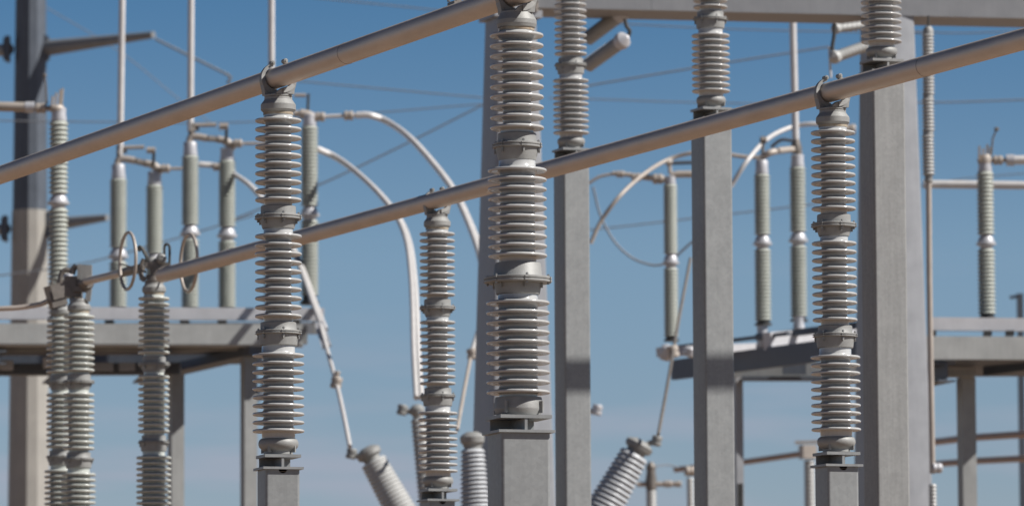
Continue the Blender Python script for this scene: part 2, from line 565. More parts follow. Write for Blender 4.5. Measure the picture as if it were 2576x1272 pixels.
# ---------------------------------------------------------------- steel posts with an I-beam stub on top
def post(label, x, y, ztop, w, yaw, m='galv', plate=.246, plate2=.274, web_h=.062, notch=True, group='square steel posts under the insulators', taper=0):
    """ztop: height of the upper plate's top face"""
    root = thing('steel_post', label, 'steel post', (x, y, 0), yaw, group)
    t = .020
    t2 = .016
    zt = ztop - t - web_h - t2 - .002        # top of the tube
    h = w / 2
    c = .018
    b = MB()
    # rounded square tube, front face at local -Y
    loop = []
    for (sx, sy, a0) in ((1, -1, -90), (1, 1, 0), (-1, 1, 90), (-1, -1, 180)):
        for q in range(5):
            a = math.radians(a0 + q * 22.5)
            loop.append((sx * (h - c) + c * math.cos(a), sy * (h - c) + c * math.sin(a)))
    n = len(loop)
    vs = [(px, py, 0) for px, py in loop] + [(px, py, zt) for px, py in loop]
    fs = []
    for i in range(n - 1):
        fs.append((i, i + 1, n + i + 1, n + i))
    b.add(vs, fs)
    r = .028 if notch else .001
    fx = h - c
    pts = [(-fx, -h, 0), (fx, -h, 0), (fx, -h, zt), (r, -h, zt)]
    for q in range(1, 8):
        a = -PI * q / 8
        pts.append((r * math.cos(a), -h, zt + r * math.sin(a) * 0.9))
    pts += [(-r, -h, zt), (-fx, -h, zt)]
    b.add(pts, [tuple(range(len(pts)))])
    part('tube', (b, m), root)
    b = MB()
    b.box((0, 0, zt + t2 / 2 + .001), (plate2, plate2, t2))
    b.box((0, 0, ztop - t / 2), (plate, plate, t))
    zm = zt + t2 + .001 + (web_h + .001) / 2
    b.box((0, 0, zm), (.017, plate - .01, web_h - .001))
    b.box((0, plate / 2 - .02, zm), (plate * .86, .012, web_h - .001))
    part('beam_stub', (b, 'galv' if m == 'galv' else m), root)
    return root

BUS_Z = 6.17
BD = V((0.3948, -0.9188, 0))                 # along the buses, towards the camera
PIPE_YAW = math.atan2(-BD.x, BD.y) + PI      # local Y of the clamp lies along the pipe
pA = atz(700, 195, BUS_Z)
pC = atz(1299, -15, BUS_Z)
pD = atz(2094, 230.5, BUS_Z)
pB = atz(1099.5, 505.5, BUS_Z)
pE = atz(387.5, 697, BUS_Z)
for nm, q in (('A', pA), ('C', pC), ('D', pD), ('B', pB), ('E', pE)):
    print(nm, q)

YP = math.radians(17)
column('A', SPEC_A, 'tall grey porcelain insulator clamping the upper bus pipe left of the picture centre', (pA.x, pA.y, BUS_Z - 2.511), YP, PIPE_YAW)
post('square galvanised post topped by a short beam under the insulator left of centre', pA.x, pA.y, BUS_Z - 2.511, .2335, YP)
column('C', SPEC_C, 'thickest nearest grey insulator, under the upper end of the upper bus pipe', (pC.x, pC.y, BUS_Z - 2.511), YP, PIPE_YAW)
post('widest galvanised post, under the thickest insulator at the picture centre', pC.x, pC.y, BUS_Z - 2.511, .300, YP, plate=.315, plate2=.345, web_h=.068, notch=False)
kD, kB, kE = .98, .93, .95
column('A', SPEC_A, 'grey insulator clamping the lower bus pipe just left of the big far-right post', (pD.x, pD.y, BUS_Z - 2.511 * kD), math.radians(20), PIPE_YAW, kD)
post('galvanised post topped by a short beam beside the big far-right post', pD.x, pD.y, BUS_Z - 2.511 * kD, .229, math.radians(20))
column('A', SPEC_A, 'small grey insulator clamping the lower bus pipe between the left and centre insulators', (pB.x, pB.y, BUS_Z - 2.511 * kB), math.radians(20), PIPE_YAW, kB)
post('post whose top just shows under the small insulator left of the centre one', pB.x, pB.y, BUS_Z - 2.511 * kB, .22, math.radians(20))

# bus pipes (each a thing with its weld seams as part)
def pipe_thing(label, p0, p1, r, seams=(), mname='alu', group='rigid aluminium bus pipes', cat='bus pipe', name='bus_pipe'):
    p0, p1 = V(p0), V(p1)
    mid = (p0 + p1) / 2
    root = thing(name, label, cat, mid, 0, group)
    n = max(2, int((p1 - p0).length / 0.6))
    part('pipe', (MB().tube([p0 - mid + (p1 - p0) * i / n for i in range(n + 1)], r, 40), mname), root)
    d = (p1 - p0).normalized()
    for t in seams:
        c = p0 + d * t - mid
        part('weld_seam', (MB().ring(c, d, r - .0008, .0022, 48, 8), 'seam'), root)
    return root
# upper bus through A and C; direction from its two clamps
d1 = (pC - pA).normalized()
c1 = atz(872, 134, BUS_Z)
p0 = pA - d1 * 16
pipe_thing('upper bus pipe, in shade, rising from the left edge past the tall left insulator', p0, pC + d1 * 14, .0700, seams=[(c1 - p0).dot(d1)])
d2 = (pD - pB).normalized()
e2 = pE + V((.09, -.21, 0))
e2 = atz(408, 692, BUS_Z)
c2 = atz(2335, 167, BUS_Z)
d2b = (pD - e2).normalized()
pipe_thing('lower longer bus pipe, in shade, rising from the ringed switch to the right edge', e2, pD + d2b * 16, .0690, seams=[(c2 - e2).dot(d2b)])
# small damper fitting on the upper pipe near the top edge
q = atz(1141, 42, BUS_Z)
t_ = thing('pipe_fitting', 'small dark bolted fitting on top of the upper bus pipe', 'pipe fitting', q, 0)
b = MB()
_cr = Matrix.Rotation(math.atan2(d1.y, d1.x), 3, 'Z')
b.box((0, 0, .080), (.11, .035, .022), _cr)
b.box((.03, 0, .098), (.03, .03, .016), _cr)
part('strap', (b, 'castdark'), t_)
part('bolt', (MB().lathe([(.010, .091), (.010, .112)], 6, V((-.03, 0, 0))), 'bolt'), t_)

# ---------------------------------------------------------------- third row: taller posts with insulators running out of the top of the frame
R3Z = 7.20
k3 = .955
row3 = [(1437, 376, .255, 22, 'galvanised post behind the centre insulator with a dark shadow band across it', 'grey insulator high on the post just right of the centre one'),
        (1789, 274, .270, 22, 'galvanised post right of centre with a dark shadow band across it', 'grey insulator high on the middle of the three tall rear posts'),
        (2218, 153, .280, 19.5, 'big weathered galvanised post right of the lower pipe clamp', 'grey insulator cut by the top edge, on the big post at right')]
U2 = V((.9188, .3948, 0))
for i, (x, y, w, yw, pl, il) in enumerate(row3):
    q = atz(x, y, R3Z)
    print('row3', q)
    yaw = math.radians(yw)
    post(pl, q.x, q.y, R3Z, w, yaw, m='galvwarm' if i == 2 else 'galv', plate=.27, plate2=.29, web_h=.07, notch=False)
    column('A', SPEC_A, il, (q.x, q.y, R3Z), yaw, PIPE_YAW + PI / 2, k3, group='grey insulators on the tall rear posts', bolts=(i < 2))
    # pipe carried by each insulator, across the row, above the top edge of the picture
    zc = R3Z + 2.511 * k3
    a0 = V((q.x, q.y, zc)) - U2 * .5
    a1 = V((q.x, q.y, zc)) + U2 * 6.5
    pipe_thing(['cross pipe over the post behind the centre insulator', 'cross pipe over the middle tall rear post', 'cross pipe over the big right post'][i], a0, a1, .085, group='cross pipes above the rear posts')

# ---------------------------------------------------------------- helpers for everything farther away
def pm(px, Y):
    return px * Y / FPX
def rthing(name, label, cat, loc, group=None):
    return thing(name, label, cat, loc, 0, group)
def wpart(name, b, m, root, parent=None, label=None, ang=35):
    o = root.location
    b.v = [(p[0] - o.x, p[1] - o.y, p[2] - o.z) for p in b.v]
    me = b.mesh(name, m, ang)
    return part(name, me, parent or root, label=label)
def spline(pts, n=8):
    pts = [V(p) for p in pts]
    P = [pts[0] * 2 - pts[1]] + pts + [pts[-1] * 2 - pts[-2]]
    out = []
    for i in range(1, len(P) - 2):
        a, b, c, d = P[i - 1], P[i], P[i + 1], P[i + 2]
        for k in range(n):
            t = k / n
            out.append(0.5 * ((2 * b) + (c - a) * t + (2 * a - 5 * b + 4 * c - d) * t * t + (3 * b - 3 * c + d - a) * t ** 3))
    out.append(pts[-1])
    return out
def shed_tube(p_bot, p_top, r0, r1, c0, c1, n, seg=28, fat=0.42):
    """sheds along any axis: r = shed radius, c = core radius (0 at bottom, 1 at top)"""
    p_bot, p_top = V(p_bot), V(p_top)
    L = (p_top - p_bot).length
    p = L / n
    prof = []
    for i in range(n):
        t = (i + .5) / n
        R = r0 + (r1 - r0) * t; c = c0 + (c1 - c0) * t
        z = p * i
        prof += [(c, z), (c + (R - c) * .5, z + p * .14), (R - p * .06, z + p * .16), (R, z + p * .26), (R - p * .05, z + p * (.26 + fat * .3)),
                 (c + (R - c) * .45, z + p * (.30 + fat * .75)), (c, z + p * .93)]
    return MB().lathe(prof, seg, p_bot, p_top - p_bot)

def far_insulator(root, x, ycap, ysh, yj, ybot, Y, rpx, pitch_px, m='porcelain_far', core=.76, capm='whitecap', xb=None, foot=12):
    """post insulator of two porcelain units; heights given where they appear in the picture"""
    xb = x if xb is None else xb
    def px(y):
        t = (y - ycap) / max(1, ybot - ycap)
        return at(x + (xb - x) * t, y, Y)
    base = px(ybot)
    def P(y):
        q = px(y); return V((base.x, base.y, q.z))
    R = pm(rpx, Y); c = R * core
    jh = pm(36, Y)
    pj = P(yj)
    lo, hi = P(ybot), pj - V((0, 0, jh / 2))
    n = max(4, round((hi.z - lo.z) / pm(pitch_px, Y)))
    ins = wpart('porcelain_body', shed_tube(lo, hi, R * 1.04, R * 1.04, c * 1.02, c * 1.02, n, 28, .48), m, root)
    lo2, hi2 = pj + V((0, 0, jh / 2)), P(ysh)
    n = max(4, round((hi2.z - lo2.z) / pm(pitch_px, Y)))
    wpart('porcelain_body', shed_tube(lo2, hi2, R, R, c, c, n, 28, .48), m, root)
    j = MB().lathe([(R * .62, -jh * .58), (R * .72, -jh * .5), (R * .76, -jh * .30), (R * 1.12, -jh * .22), (R * 1.14, -jh * .08), (R * .96, -jh * .04), (R * .90, jh * .18), (R * .72, jh * .38), (R * .62, jh * .46), (R * .6, jh * .55)], 28, pj)
    wpart('joint_collar', j, capm, root)
    hcap = P(ycap).z - hi2.z
    cp = MB().lathe([(R * .80, 0), (R * .82, hcap * .1), (R * .74, hcap * .5), (R * .76, hcap * .94), (R * .70, hcap)], 28, hi2)
    wpart('top_cap', cp, capm, root)
    f = MB().lathe([(R * 1.05, -pm(foot, Y)), (R * 1.05, -pm(foot * .6, Y)), (R * .8, -pm(foot * .6, Y) + .001), (R * .8, .001)], 20, lo)
    wpart('foot', f, 'dark', root)
    return base, P(ycap)

def clampblock(b, c, s, d=None):
    """a chunky two-piece connector"""
    c = V(c)
    if d is None:
        d = V((1, 0, 0))
    x, y = b.frame(V(d))
    b.lathe([(s * .42, -s * .5), (s * .5, -s * .4), (s * .5, -s * .08), (s * .40, -s * .04), (s * .40, s * .04), (s * .5, s * .08), (s * .5, s * .4), (s * .42, s * .5)], 12, c, d)

# ---------------------------------------------------------------- gantry (two tapered columns and a box beam)
def tapered_column(label, xl, xr, ytop, xl2, xr2, ybot, Y, yaw, m, flange_y=None, over=0):
    k = (math.sin(yaw) + math.cos(yaw))
    top, bot = at((xl + xr) / 2, ytop, Y), at((xl2 + xr2) / 2, ybot, Y)
    w1, w2 = pm(xr - xl, Y) / k, pm(xr2 - xl2, Y) / k
    dz = top.z - bot.z
    x0 = bot.x
    root = rthing('gantry_column', label, 'gantry column', (x0, Y, 0))
    z1 = top.z + over
    wz = lambda z: w2 + (w1 - w2) * (z - bot.z) / dz
    root.rotation_euler = (0, 0, yaw)
    b = MB()
    vs = []
    for z in (0, z1):
        h = wz(z) / 2
        c = .03
        for (sx, sy, a0) in ((1, -1, -90), (1, 1, 0), (-1, 1, 90), (-1, -1, 180)):
            for q in range(4):
                a = math.radians(a0 + q * 30)
                vs.append((sx * (h - c) + c * math.cos(a), sy * (h - c) + c * math.sin(a), z))
    n = 16
    b.add(vs, [(i, (i + 1) % n, n + (i + 1) % n, n + i) for i in range(n)] + [tuple(range(n, 2 * n))])
    part('shaft', (b, m), root)
    b = MB().box((0, 0, .02), (wz(0) + .25, wz(0) + .25, .038))
    part('base_plate', (b, m), root)
    if flange_y is not None:
        zf = at((xl + xr) / 2, flange_y, Y).z
        b = MB().box((0, 0, zf), (wz(zf) + .11, wz(zf) + .11, .09))
        part('flange', (b, m), root)
    return root, top
GY = 60.0
tapered_column('tall tapered gantry column directly behind the thickest centre insulator', 1217, 1350, 60, 1188, 1391, 1080, GY, math.radians(19), 'galvlight', flange_y=42, over=1.6)
tapered_column('tall pale gantry column partly hidden by the big weathered post', 2182, 2317, 60, 2150, 2342, 1200, GY + .8, math.radians(19), 'galvlight', over=1.6)
gb0 = at(1352, 20, GY - .2); gb1 = at(2740, 40, GY + 1.0)
gd = V((gb1.x - gb0.x, gb1.y - gb0.y, 0)).normalized()
bz = gb0.z; bh = .62
root = rthing('gantry_beam', 'long pale box beam crossing the top right of the picture between gantry columns', 'gantry beam', (gb0.x, gb0.y, bz))
gn = V((-gd.y, gd.x, 0))
L = (gb1 - gb0).length + 3
b = MB()
ctr = V((gb0.x, gb0.y, bz + bh / 2)) + gn * .38
b.bar(ctr, ctr + gd * 1.36, .76, bh)
wpart('beam_section', b, 'beamsteel', root)
b = MB().bar(ctr + gd * 1.364, ctr + gd * L, .758, bh)
wpart('beam_section', b, 'beamsteel', root)
b = MB().bar(ctr - gd * .03, ctr - gd * .002, .86, bh + .1)
wpart('end_flange', b, 'beige', root)
b = MB()
for t in (.1, .35, .6, .85):
    b.lathe([(.02, 0), (.02, .03)], 6, ctr - gd * .03 + gn * (-.38) + V((0, 0, -bh / 2 + t * bh)) - gn * .04, -gn)
wpart('bolt', b, 'dark', root)
BEAM_Z = bz

# ---------------------------------------------------------------- strain insulators hung under the beam
def strain(label, p_hook, pts, Y, rpx, hook=None, cap='whitecap', n=16, m='composite', rod=None):
    a, c = at(*pts[0], Y), at(*pts[1], Y + .4)
    root = rthing('strain_insulator', label, 'strain insulator', a)
    R = pm(rpx, Y)
    wpart('shed_body', shed_tube(c, a, R, R, R * .7, R * .7, n, 20), m, root)
    d = (a - c).normalized()
    b = MB().lathe([(R * .95, -R * .2), (R * 1.15, R * .3), (R * 1.1, R * 1.0), (R * .6, R * 1.5), (R * .2, R * 1.8)], 18, a, d)
    wpart('end_cap', b, cap, root)
    if hook:
        wpart('hook', MB().tube(spline([at(x, y, Y) for x, y in hook]), pm(5, Y), 10), 'dark', root)
    if rod:
        wpart('tail_rod', MB().tube([at(x, y, Y) for x, y in rod], pm(3, Y), 8), 'palealu', root)
    return root
strain('grey ribbed strain insulator with white end cap, lower of the two by the centre column', None, ((1558, 108), (1478, 165)), GY - 1, 19,
       hook=[(1572, 48), (1576, 66), (1584, 78), (1580, 92), (1570, 98)])
strain('grey strain insulator tucked up against the beam, upper of two by the centre column', None, ((1556, 40), (1478, 98)), GY + .6, 19)
strain('grey strain insulator hanging left of the pale right gantry column, above the tail rod', None, ((2106, 142), (2190, 112)), GY - 1, 15,
       hook=[(2100, 60), (2098, 92), (2094, 120), (2100, 140)], cap='composite', n=10, rod=[(2086, 118), (2090, 196)])
strain('short grey strain insulator close under the beam by the right gantry column', None, ((2108, 72), (2200, 60)), GY + .3, 12, cap='composite', n=8)

# long pendant insulator and drop tube right of the big post
root = rthing('pendant_insulator', 'long grey insulator hanging from the beam right of the pale gantry column', 'pendant insulator', at(2335, 75, GY))
R = pm(16, GY)
for (y0, y1) in ((238, 84), (330, 246), (440, 338)):
    wpart('porcelain_body', shed_tube(at(2336, y0, GY), at(2334, y1, GY), R, R, R * .72, R * .72, max(4, int((y0 - y1) / 9)), 24), 'composite', root)
for y in (80, 242, 334):
    wpart('collar', MB().lathe([(R * .6, -.05), (R * .85, -.04), (R * .85, .02), (R * .5, .06)], 20, at(2335, y, GY)), 'cast', root)
wpart('hanger', MB().tube([at(2335, 76, GY), at(2336, 40, GY)], pm(3, GY), 8), 'dark', root)
root = rthing('drop_tube', 'pale vertical tube running down beside the pale gantry column', 'drop tube', at(2338, 900, GY))
wpart('tube', MB().tube([at(2336, 452, GY), at(2338, 700, GY), at(2341, 900, GY), at(2346, 1190, GY)], pm(7.5, GY), 14), 'beige', root)
b = MB(); clampblock(b, at(2336, 448, GY), pm(22, GY), (0, 0, 1))
wpart('end_clamp', b, 'cast', root)
b = MB(); clampblock(b, at(2356, 1176, GY), pm(26, GY), (1, .3, 0))
wpart('end_clamp', b, 'whitecap', root)
root = rthing('short_insulator', 'slim ribbed insulator under the drop tube at the bottom edge', 'short insulator', at(2347, 1400, GY))
wpart('porcelain_body', shed_tube(at(2349, 1420, GY), at(2346, 1216, GY), pm(11, GY), pm(11, GY), pm(8, GY), pm(8, GY), 22, 20), 'composite', root)

# ---------------------------------------------------------------- transmission pole at the far left
PYd = 112.0
pt, pb = at(68, -40, PYd), at(72, 1300, PYd)
root = rthing('transmission_pole', 'thick two-tone steel transmission pole with side arms at the left edge', 'transmission pole', (pb.x, PYd, 0))
def polyshaft(b, z0, z1, r0, r1, seg=12):
    b.lathe([(r0, z0), (r1, z1)], seg, V((pb.x, PYd, 0)))
zj = at(70, 530, PYd).z
rt, rj, rb = pm(38.5, PYd), pm(44, PYd), pm(50, PYd)
b = MB(); polyshaft(b, zj - .02, at(68, -300, PYd).z, rj, pm(36, PYd))
wpart('upper_shaft', b, 'steeldark', root, ang=10)
b = MB(); polyshaft(b, 0, zj, pm(60, PYd), rj * 1.04)
wpart('lower_shaft', b, 'polelight', root, ang=10)
def arm(xr, yr, xt, yt, wr, wt, Y1, plates=True):
    a, c = at(xr, yr, PYd), at(xt, yt, Y1)
    b = MB().tube([a, c], [pm(wr / 2, PYd), pm(wt / 2, Y1)], 12)
    ar = wpart('arm', b, 'steelmid', root)
    b = MB().box(at(xr, yr, PYd), (pm(10, PYd), .35, pm(64, PYd)))
    b.box(at(xr + (8 if xt > xr else -8), yr, PYd), (pm(5, PYd), .30, pm(56, PYd)))
    wpart('flange_plate', b, 'steeldark', root, ar)
arm(114, 122, 386, 88, 42, 18, PYd - 2)
arm(20, 124, -60, 136, 34, 22, PYd + 2)
arm(122, 566, 270, 547, 38, 17, PYd - 1)
arm(14, 575, -60, 585, 30, 20, PYd + 2)

# ---------------------------------------------------------------- insulator string and overhead wires
root = rthing('insulator_string', 'faint beaded insulator string sloping down from the pole arm tip', 'insulator string', at(386, 96, PYd - 2))
a, c = at(390, 98, PYd - 2), at(572, 188, PYd - 6)
wpart('disc_string', shed_tube(c, a, .034, .034, .014, .014, 22, 12), 'galvfar', root)
wpart('end_link', MB().tube([c, at(580, 194, PYd - 6), at(573, 212, PYd - 6)], .03, 8), 'castdark', root)
def wire(label, pts, Y, r=.0125, m='wire', n=8, Y2=None):
    Y2 = Y2 or Y
    k = len(pts) - 1
    P = [at(x, y, Y + (Y2 - Y) * i / k) for i, (x, y) in enumerate(pts)]
    mid = P[len(P) // 2]
    o = part('overhead_wire', (MB().tube([p - mid for p in spline(P, n)], r, 8), m), None, mid)
    tag(o, label, 'wire', 'overhead wires crossing the sky')
    return o
wire('level dark wire crossing the left sky behind both pale switch poles', [(-60, 303), (300, 307), (640, 306), (1212, 262)], 100)
wire('wire climbing left from the centre column, topmost near the upper pipe', [(700, -14), (900, 6), (1078, 24), (1215, 40)], 100)
wire('thin wire meeting the centre column just above the first white arc', [(700, 200), (900, 218), (1100, 236), (1214, 246)], 95)
wire('wire rising to the centre column from behind the second white arc', [(560, 562), (800, 466), (1000, 372), (1214, 264)], 95, r=.016)
wire('faint wire sloping down toward the left insulators', [(-60, 700), (200, 664), (420, 606), (640, 540)], 110, r=.016)
wire('wire from the strain insulator slanting up to the tail rod', [(1400, 232), (1490, 214), (1790, 164), (2086, 118)], 90, r=.016)
wire('nearly level wire above the lower pipe right of centre', [(1380, 247), (1500, 250), (1790, 259), (2050, 262)], 100)
wire('wire close under the beam right of centre', [(1560, 60), (1790, 72), (2000, 78), (2330, 84)], 95)
wire('faint wire behind the slack dark loop right of centre', [(1400, 585), (1540, 572), (1700, 554), (2060, 512)], 110, r=.016)
wire('upper wire crossing the far right sky below the beam', [(2300, 80), (2420, 84), (2576, 78), (2700, 72)], 95)
wire('level wire at right between the lower pipe and the pale cross tube', [(2280, 258), (2400, 257), (2576, 251), (2700, 246)], 100, r=.016)
wire('short wire slope behind the far right insulator top', [(2300, 470), (2420, 450), (2576, 436), (2700, 424)], 110)
wire('faint wire running down right from the top left corner', [(104, 12), (300, 130), (450, 250), (560, 330)], 130, r=.013)

# ---------------------------------------------------------------- the left switch rack
RY = 74.0
GRP = 'tall vertical-break disconnect switches'
def switch_left(label, x1, x2, yc1, ysh1, yj1, yb1, yc2, ysh2, yj2, yb2, Y, blade, xrod, term, rp=20):
    base = at(x1, yb1, Y)
    root = rthing('disconnect_switch', label, 'disconnect switch', base, GRP)
    far_insulator(root, x1, yc1, ysh1, yj1, yb1, Y, rp + 2.5, 9.4)
    if x2 is not None:
        far_insulator(root, x2, yc2, ysh2, yj2, yb2, Y + .6, rp + 2.5, 9.4)
        # castings and link between the two heads
        b = MB()
        b.tube(spline([at(x1 - 2, yc1 + 4, Y), at(x1 + 2, yc1 - 12, Y), at(x1 + 18, yc1 - 14, Y), at(x1 + 42, yc1 - 10, Y)]), pm(9, Y), 12)
        wpart('head_casting', b, 'beige', root)
        b = MB().tube([at(x1 + 40, yc1 - 10, Y), at(x2 - 24, yc2 - 22, Y + .6)], pm(8, Y), 10)
        wpart('flexible_link', b, 'castdark', root)
        b = MB().tube(spline([at(x2 - 26, yc2 - 22, Y + .6), at(x2 - 6, yc2 - 18, Y + .6), at(x2 + 8, yc2 - 8, Y + .6), at(x2 + 20, yc2 + 2, Y + .6)]), [pm(9, Y)] * 8 + [pm(11, Y)] * 17, 12)
        wpart('head_casting', b, 'beige', root)
        # upper cross bar with its drop rod
        wpart('cross_bar', MB().tube([at(x1 + 6, yc1 - 42, Y), at(x1 + 66, yc1 - 44, Y)], pm(5, Y), 8), 'beige', root)
        b = MB().lathe([(pm(8, Y), -pm(11, Y)), (pm(8, Y), pm(11, Y))], 10, at(x2 - 8, yc2 - 54, Y + .4), (1, 0, 0))
        wpart('rod_cap', b, 'beige', root)
        wpart('drop_rod', MB().tube([at(x2 - 1, yc2 - 54, Y + .4), at(x2 - 2, yc2 - 16, Y + .5)], pm(4, Y), 8), 'dark', root)
        b = MB().lathe([(pm(10, Y), -.03), (pm(4, Y), .06), (pm(7, Y), .1)], 12, at(x1 + 6, yc1 - 30, Y), (1, 0, .35))
        b.tube([at(x1 + 3, yc1 - 10, Y), at(x1 + 4, yc1 - 48, Y)], pm(8, Y), 10)
        wpart('hinge', b, 'castdark', root)
    if blade:
        wpart('open_blade', MB().tube([at(blade[0], blade[1], Y), at(blade[2], blade[3], Y)], pm(8.2, Y), 16), 'palealu', root)
    if term:
        b = MB()
        clampblock(b, at(term[0], term[1], Y + .5), pm(22, Y))
        wpart('terminal_clamp', b, 'beige', root)
        wpart('terminal_pipe', MB().tube([at(term[0] - 20, term[1], Y + .5), at(term[2], term[3], Y + .5)], pm(4.2, Y), 10), 'beige', root)
    return root
switch_left('left-hand pale switch with upright blade, farthest of the left rack', 297, 388, 414, 450, 640, 790, 432, 466, 655, 790, 78, (308, -40, 302, 392), None, (416, 424, 462, 424))
switch_left('middle pale switch on the left rack, its blade rising left of the upper pipe', 478, 571, 358, 392, 583, 790, 372, 404, 588, 790, 76, (481, -40, 479, 330), None, (598, 361, 720, 361))
switch_left('switch half hidden behind the tall left insulator, bulging head beside it', 686, None, 300, 332, 540, 780, None, None, None, None, 74, (683, -40, 683, 200), None, None)
root = rthing('support_insulator', 'pale ribbed insulator right of the tall left insulator, feeding the first white arc', 'support insulator', at(779, 780, RY))
far_insulator(root, 779, 288, 318, 536, 742, RY, 22.5, 9.6, foot=24)
b = MB().tube(spline([at(738, 286, RY), at(756, 286, RY), at(776, 290, RY), at(796, 300, RY)]), [pm(8, RY)] * 8 + [pm(12, RY)] * 17, 12)
b.tube([at(740, 240, RY), at(770, 240, RY)], pm(4.5, RY), 8)
wpart('head_casting', b, 'beige', root)
wpart('drop_rod', MB().tube([at(776, 236, RY), at(774, 282, RY)], pm(3.5, RY), 8), 'dark', root)
b = MB()
clampblock(b, at(805, 294, RY), pm(24, RY)); clampblock(b, at(877, 291, RY), pm(24, RY))
wpart('terminal_clamp', b, 'beige', root)
wpart('terminal_pipe', MB().tube([at(790, 294, RY), at(905, 290, RY)], pm(5, RY), 10), 'palealu', root)

# far left support with prongs
root = rthing('support_insulator', 'tall ribbed insulator with pronged contact top beside the transmission pole', 'support insulator', at(144, 800, 66))
far_insulator(root, 142, 272, 305, 506, 790, 66, 24.5, 12.4, core=.76, xb=146)
b = MB()
for dx, h, w in ((-12, 26, 8), (-3, 34, 8), (7, 42, 8), (13, 46, 7)):
    b.bar(at(142 + dx, 268, 66 + dx * .006), at(142 + dx + 3, 268 - h, 66 + dx * .006), pm(w * .6, 66), .05 + abs(dx) * .002, V((0, 1, 0)))
b.lathe([(pm(21, 66), 0), (pm(22, 66), pm(7, 66)), (pm(18, 66), pm(14, 66))], 20, at(142, 280, 66))
wpart('contact_prongs', b, 'beige', root)
b = MB().tube([at(118, 262, 66), at(116, 214, 66), at(112, 192, 66)], pm(2.4, 66), 8)
b.lathe([(.001, -.03), (.03, -.012), (.03, .012), (.001, .03)], 10, at(112, 190, 66))
wpart('arcing_horn', b, 'castdark', root)
root = rthing('tube_conductor', 'short horizontal tube entering from the left edge across the pole', 'tube conductor', at(0, 268, 66))
wpart('tube', MB().tube([at(-80, 266, 66), at(70, 270, 66)], pm(12.5, 66), 16), 'beige', root)
b = MB()
b.lathe([(pm(14, 66), -pm(11, 66)), (pm(14.5, 66), pm(11, 66))], 18, at(75, 270, 66), (1, 0, 0))
wpart('sleeve', b, 'whitecap', root)
b = MB(); clampblock(b, at(103, 272, 66), pm(26, 66)); b.tube([at(80, 271, 66), at(128, 273, 66)], pm(7, 66), 10)
wpart('end_clamp', b, 'beige', root)

def Ibeam(b, p0, p1, w, h, t=.025, gap=.004):
    """H section: two flanges and a web"""
    up = V((0, 0, 1))
    p0, p1 = V(p0), V(p1)
    b.bar(p0 + up * (h / 2 - t / 2), p1 + up * (h / 2 - t / 2), w, t)
    b.bar(p0 - up * (h / 2 - t / 2), p1 - up * (h / 2 - t / 2), w, t)
    b.bar(p0, p1, t, h - 2 * t - gap)
# platform: channels, front and rear girders, cross girders, legs and braces
root = rthing('switch_platform', 'broad grey steel platform carrying the left switches, its end behind the tall left insulator', 'steel platform', at(400, 1200, RY))
def lvl(x, y, Y, z):
    q = at(x, y, Y); return V((q.x, q.y, z))
z_top = at(400, 789, RY - 1.2).z
def X(x, Y):
    return at(x, 840, Y).x
b = MB().bar((X(-80, RY - 1.4), RY - 1.5, z_top), (X(813, RY - 1.2), RY - .95, z_top), .10, pm(31, RY))
wpart('switch_channel', b, 'whitesteel', root)
b = MB().bar((X(-80, RY + 1.0), RY + 1.3, z_top), (X(800, RY + 1.0), RY + 1.3, z_top), .10, pm(30, RY))
wpart('switch_channel', b, 'galvlight', root)
zf = at(400, 840, RY - 1.5).z; hf = pm(50, RY)
b = MB(); b.bar((X(-80, RY), RY - 1.8, zf), (X(770, RY), RY - 1.3, zf), .06, hf)
b.bar((X(-80, RY), RY - 1.70, zf - hf / 2 - .012), (X(770, RY), RY - 1.20, zf - hf / 2 - .012), .22, .02)
wpart('front_girder', b, 'girder', root)
b = MB(); b.bar((X(-80, RY), RY + 2.6, zf - .02), (X(640, RY), RY + 2.6, zf - .02), .25, .16)
wpart('rear_girder', b, 'steeldark', root)  # dark colour carries the shade behind the front girder
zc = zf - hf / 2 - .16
wpart('shaded_soffit', MB().box(((X(-80, RY) + X(648, RY)) / 2, RY - .45, zf - hf / 2 + .01), (X(648, RY) - X(-80, RY), 1.7, .012)), 'steeldark', root)  # sheet added to fill the dark underside, shade put into its colour
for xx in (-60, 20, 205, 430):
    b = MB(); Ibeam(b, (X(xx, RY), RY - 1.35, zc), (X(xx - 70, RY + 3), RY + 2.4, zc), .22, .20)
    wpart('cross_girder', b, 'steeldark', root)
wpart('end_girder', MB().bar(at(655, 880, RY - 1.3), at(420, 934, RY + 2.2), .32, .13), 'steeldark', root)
wpart('lower_channel', MB().bar((X(-80, RY), RY - .9, at(300, 876, RY - .9).z), (X(640, RY), RY - .9, at(300, 876, RY - .9).z), .08, .07), 'galvfar', root)
b = MB().bar((X(-80, RY), RY + .2, at(300, 928, RY + .2).z), (X(452, RY), RY + .2, at(300, 928, RY + .2).z), .3, .16)
wpart('lower_beam', b, 'steeldark', root)
for xx, Y in ((443, RY + .2), (626, RY - 1.0)):
    zt = zc - .14 if xx < 600 else zf - hf / 2 - .004
    o = V((X(xx, Y), Y, 0))
    rot = Matrix.Rotation(math.radians(22), 3, 'Z')
    b = MB(); b.box(o + V((0, 0, zt / 2)), (.19, .19, zt), rot)
    lg = wpart('leg', b, 'galvfar', root)
    if xx > 600:
        b = MB().bar(o + V((.10, .05, zt - .75)), o + V((.50, .30, zt - .04)), .08, .08)
        wpart('brace', b, 'steeldark', root)
for xx in (232, 292, 385, 478, 571, 753):
    wpart('channel_bracket', MB().box((X(xx, RY), RY - 1.2, z_top - pm(24, RY)), (pm(22, RY), .2, pm(14, RY))), 'dark', root)
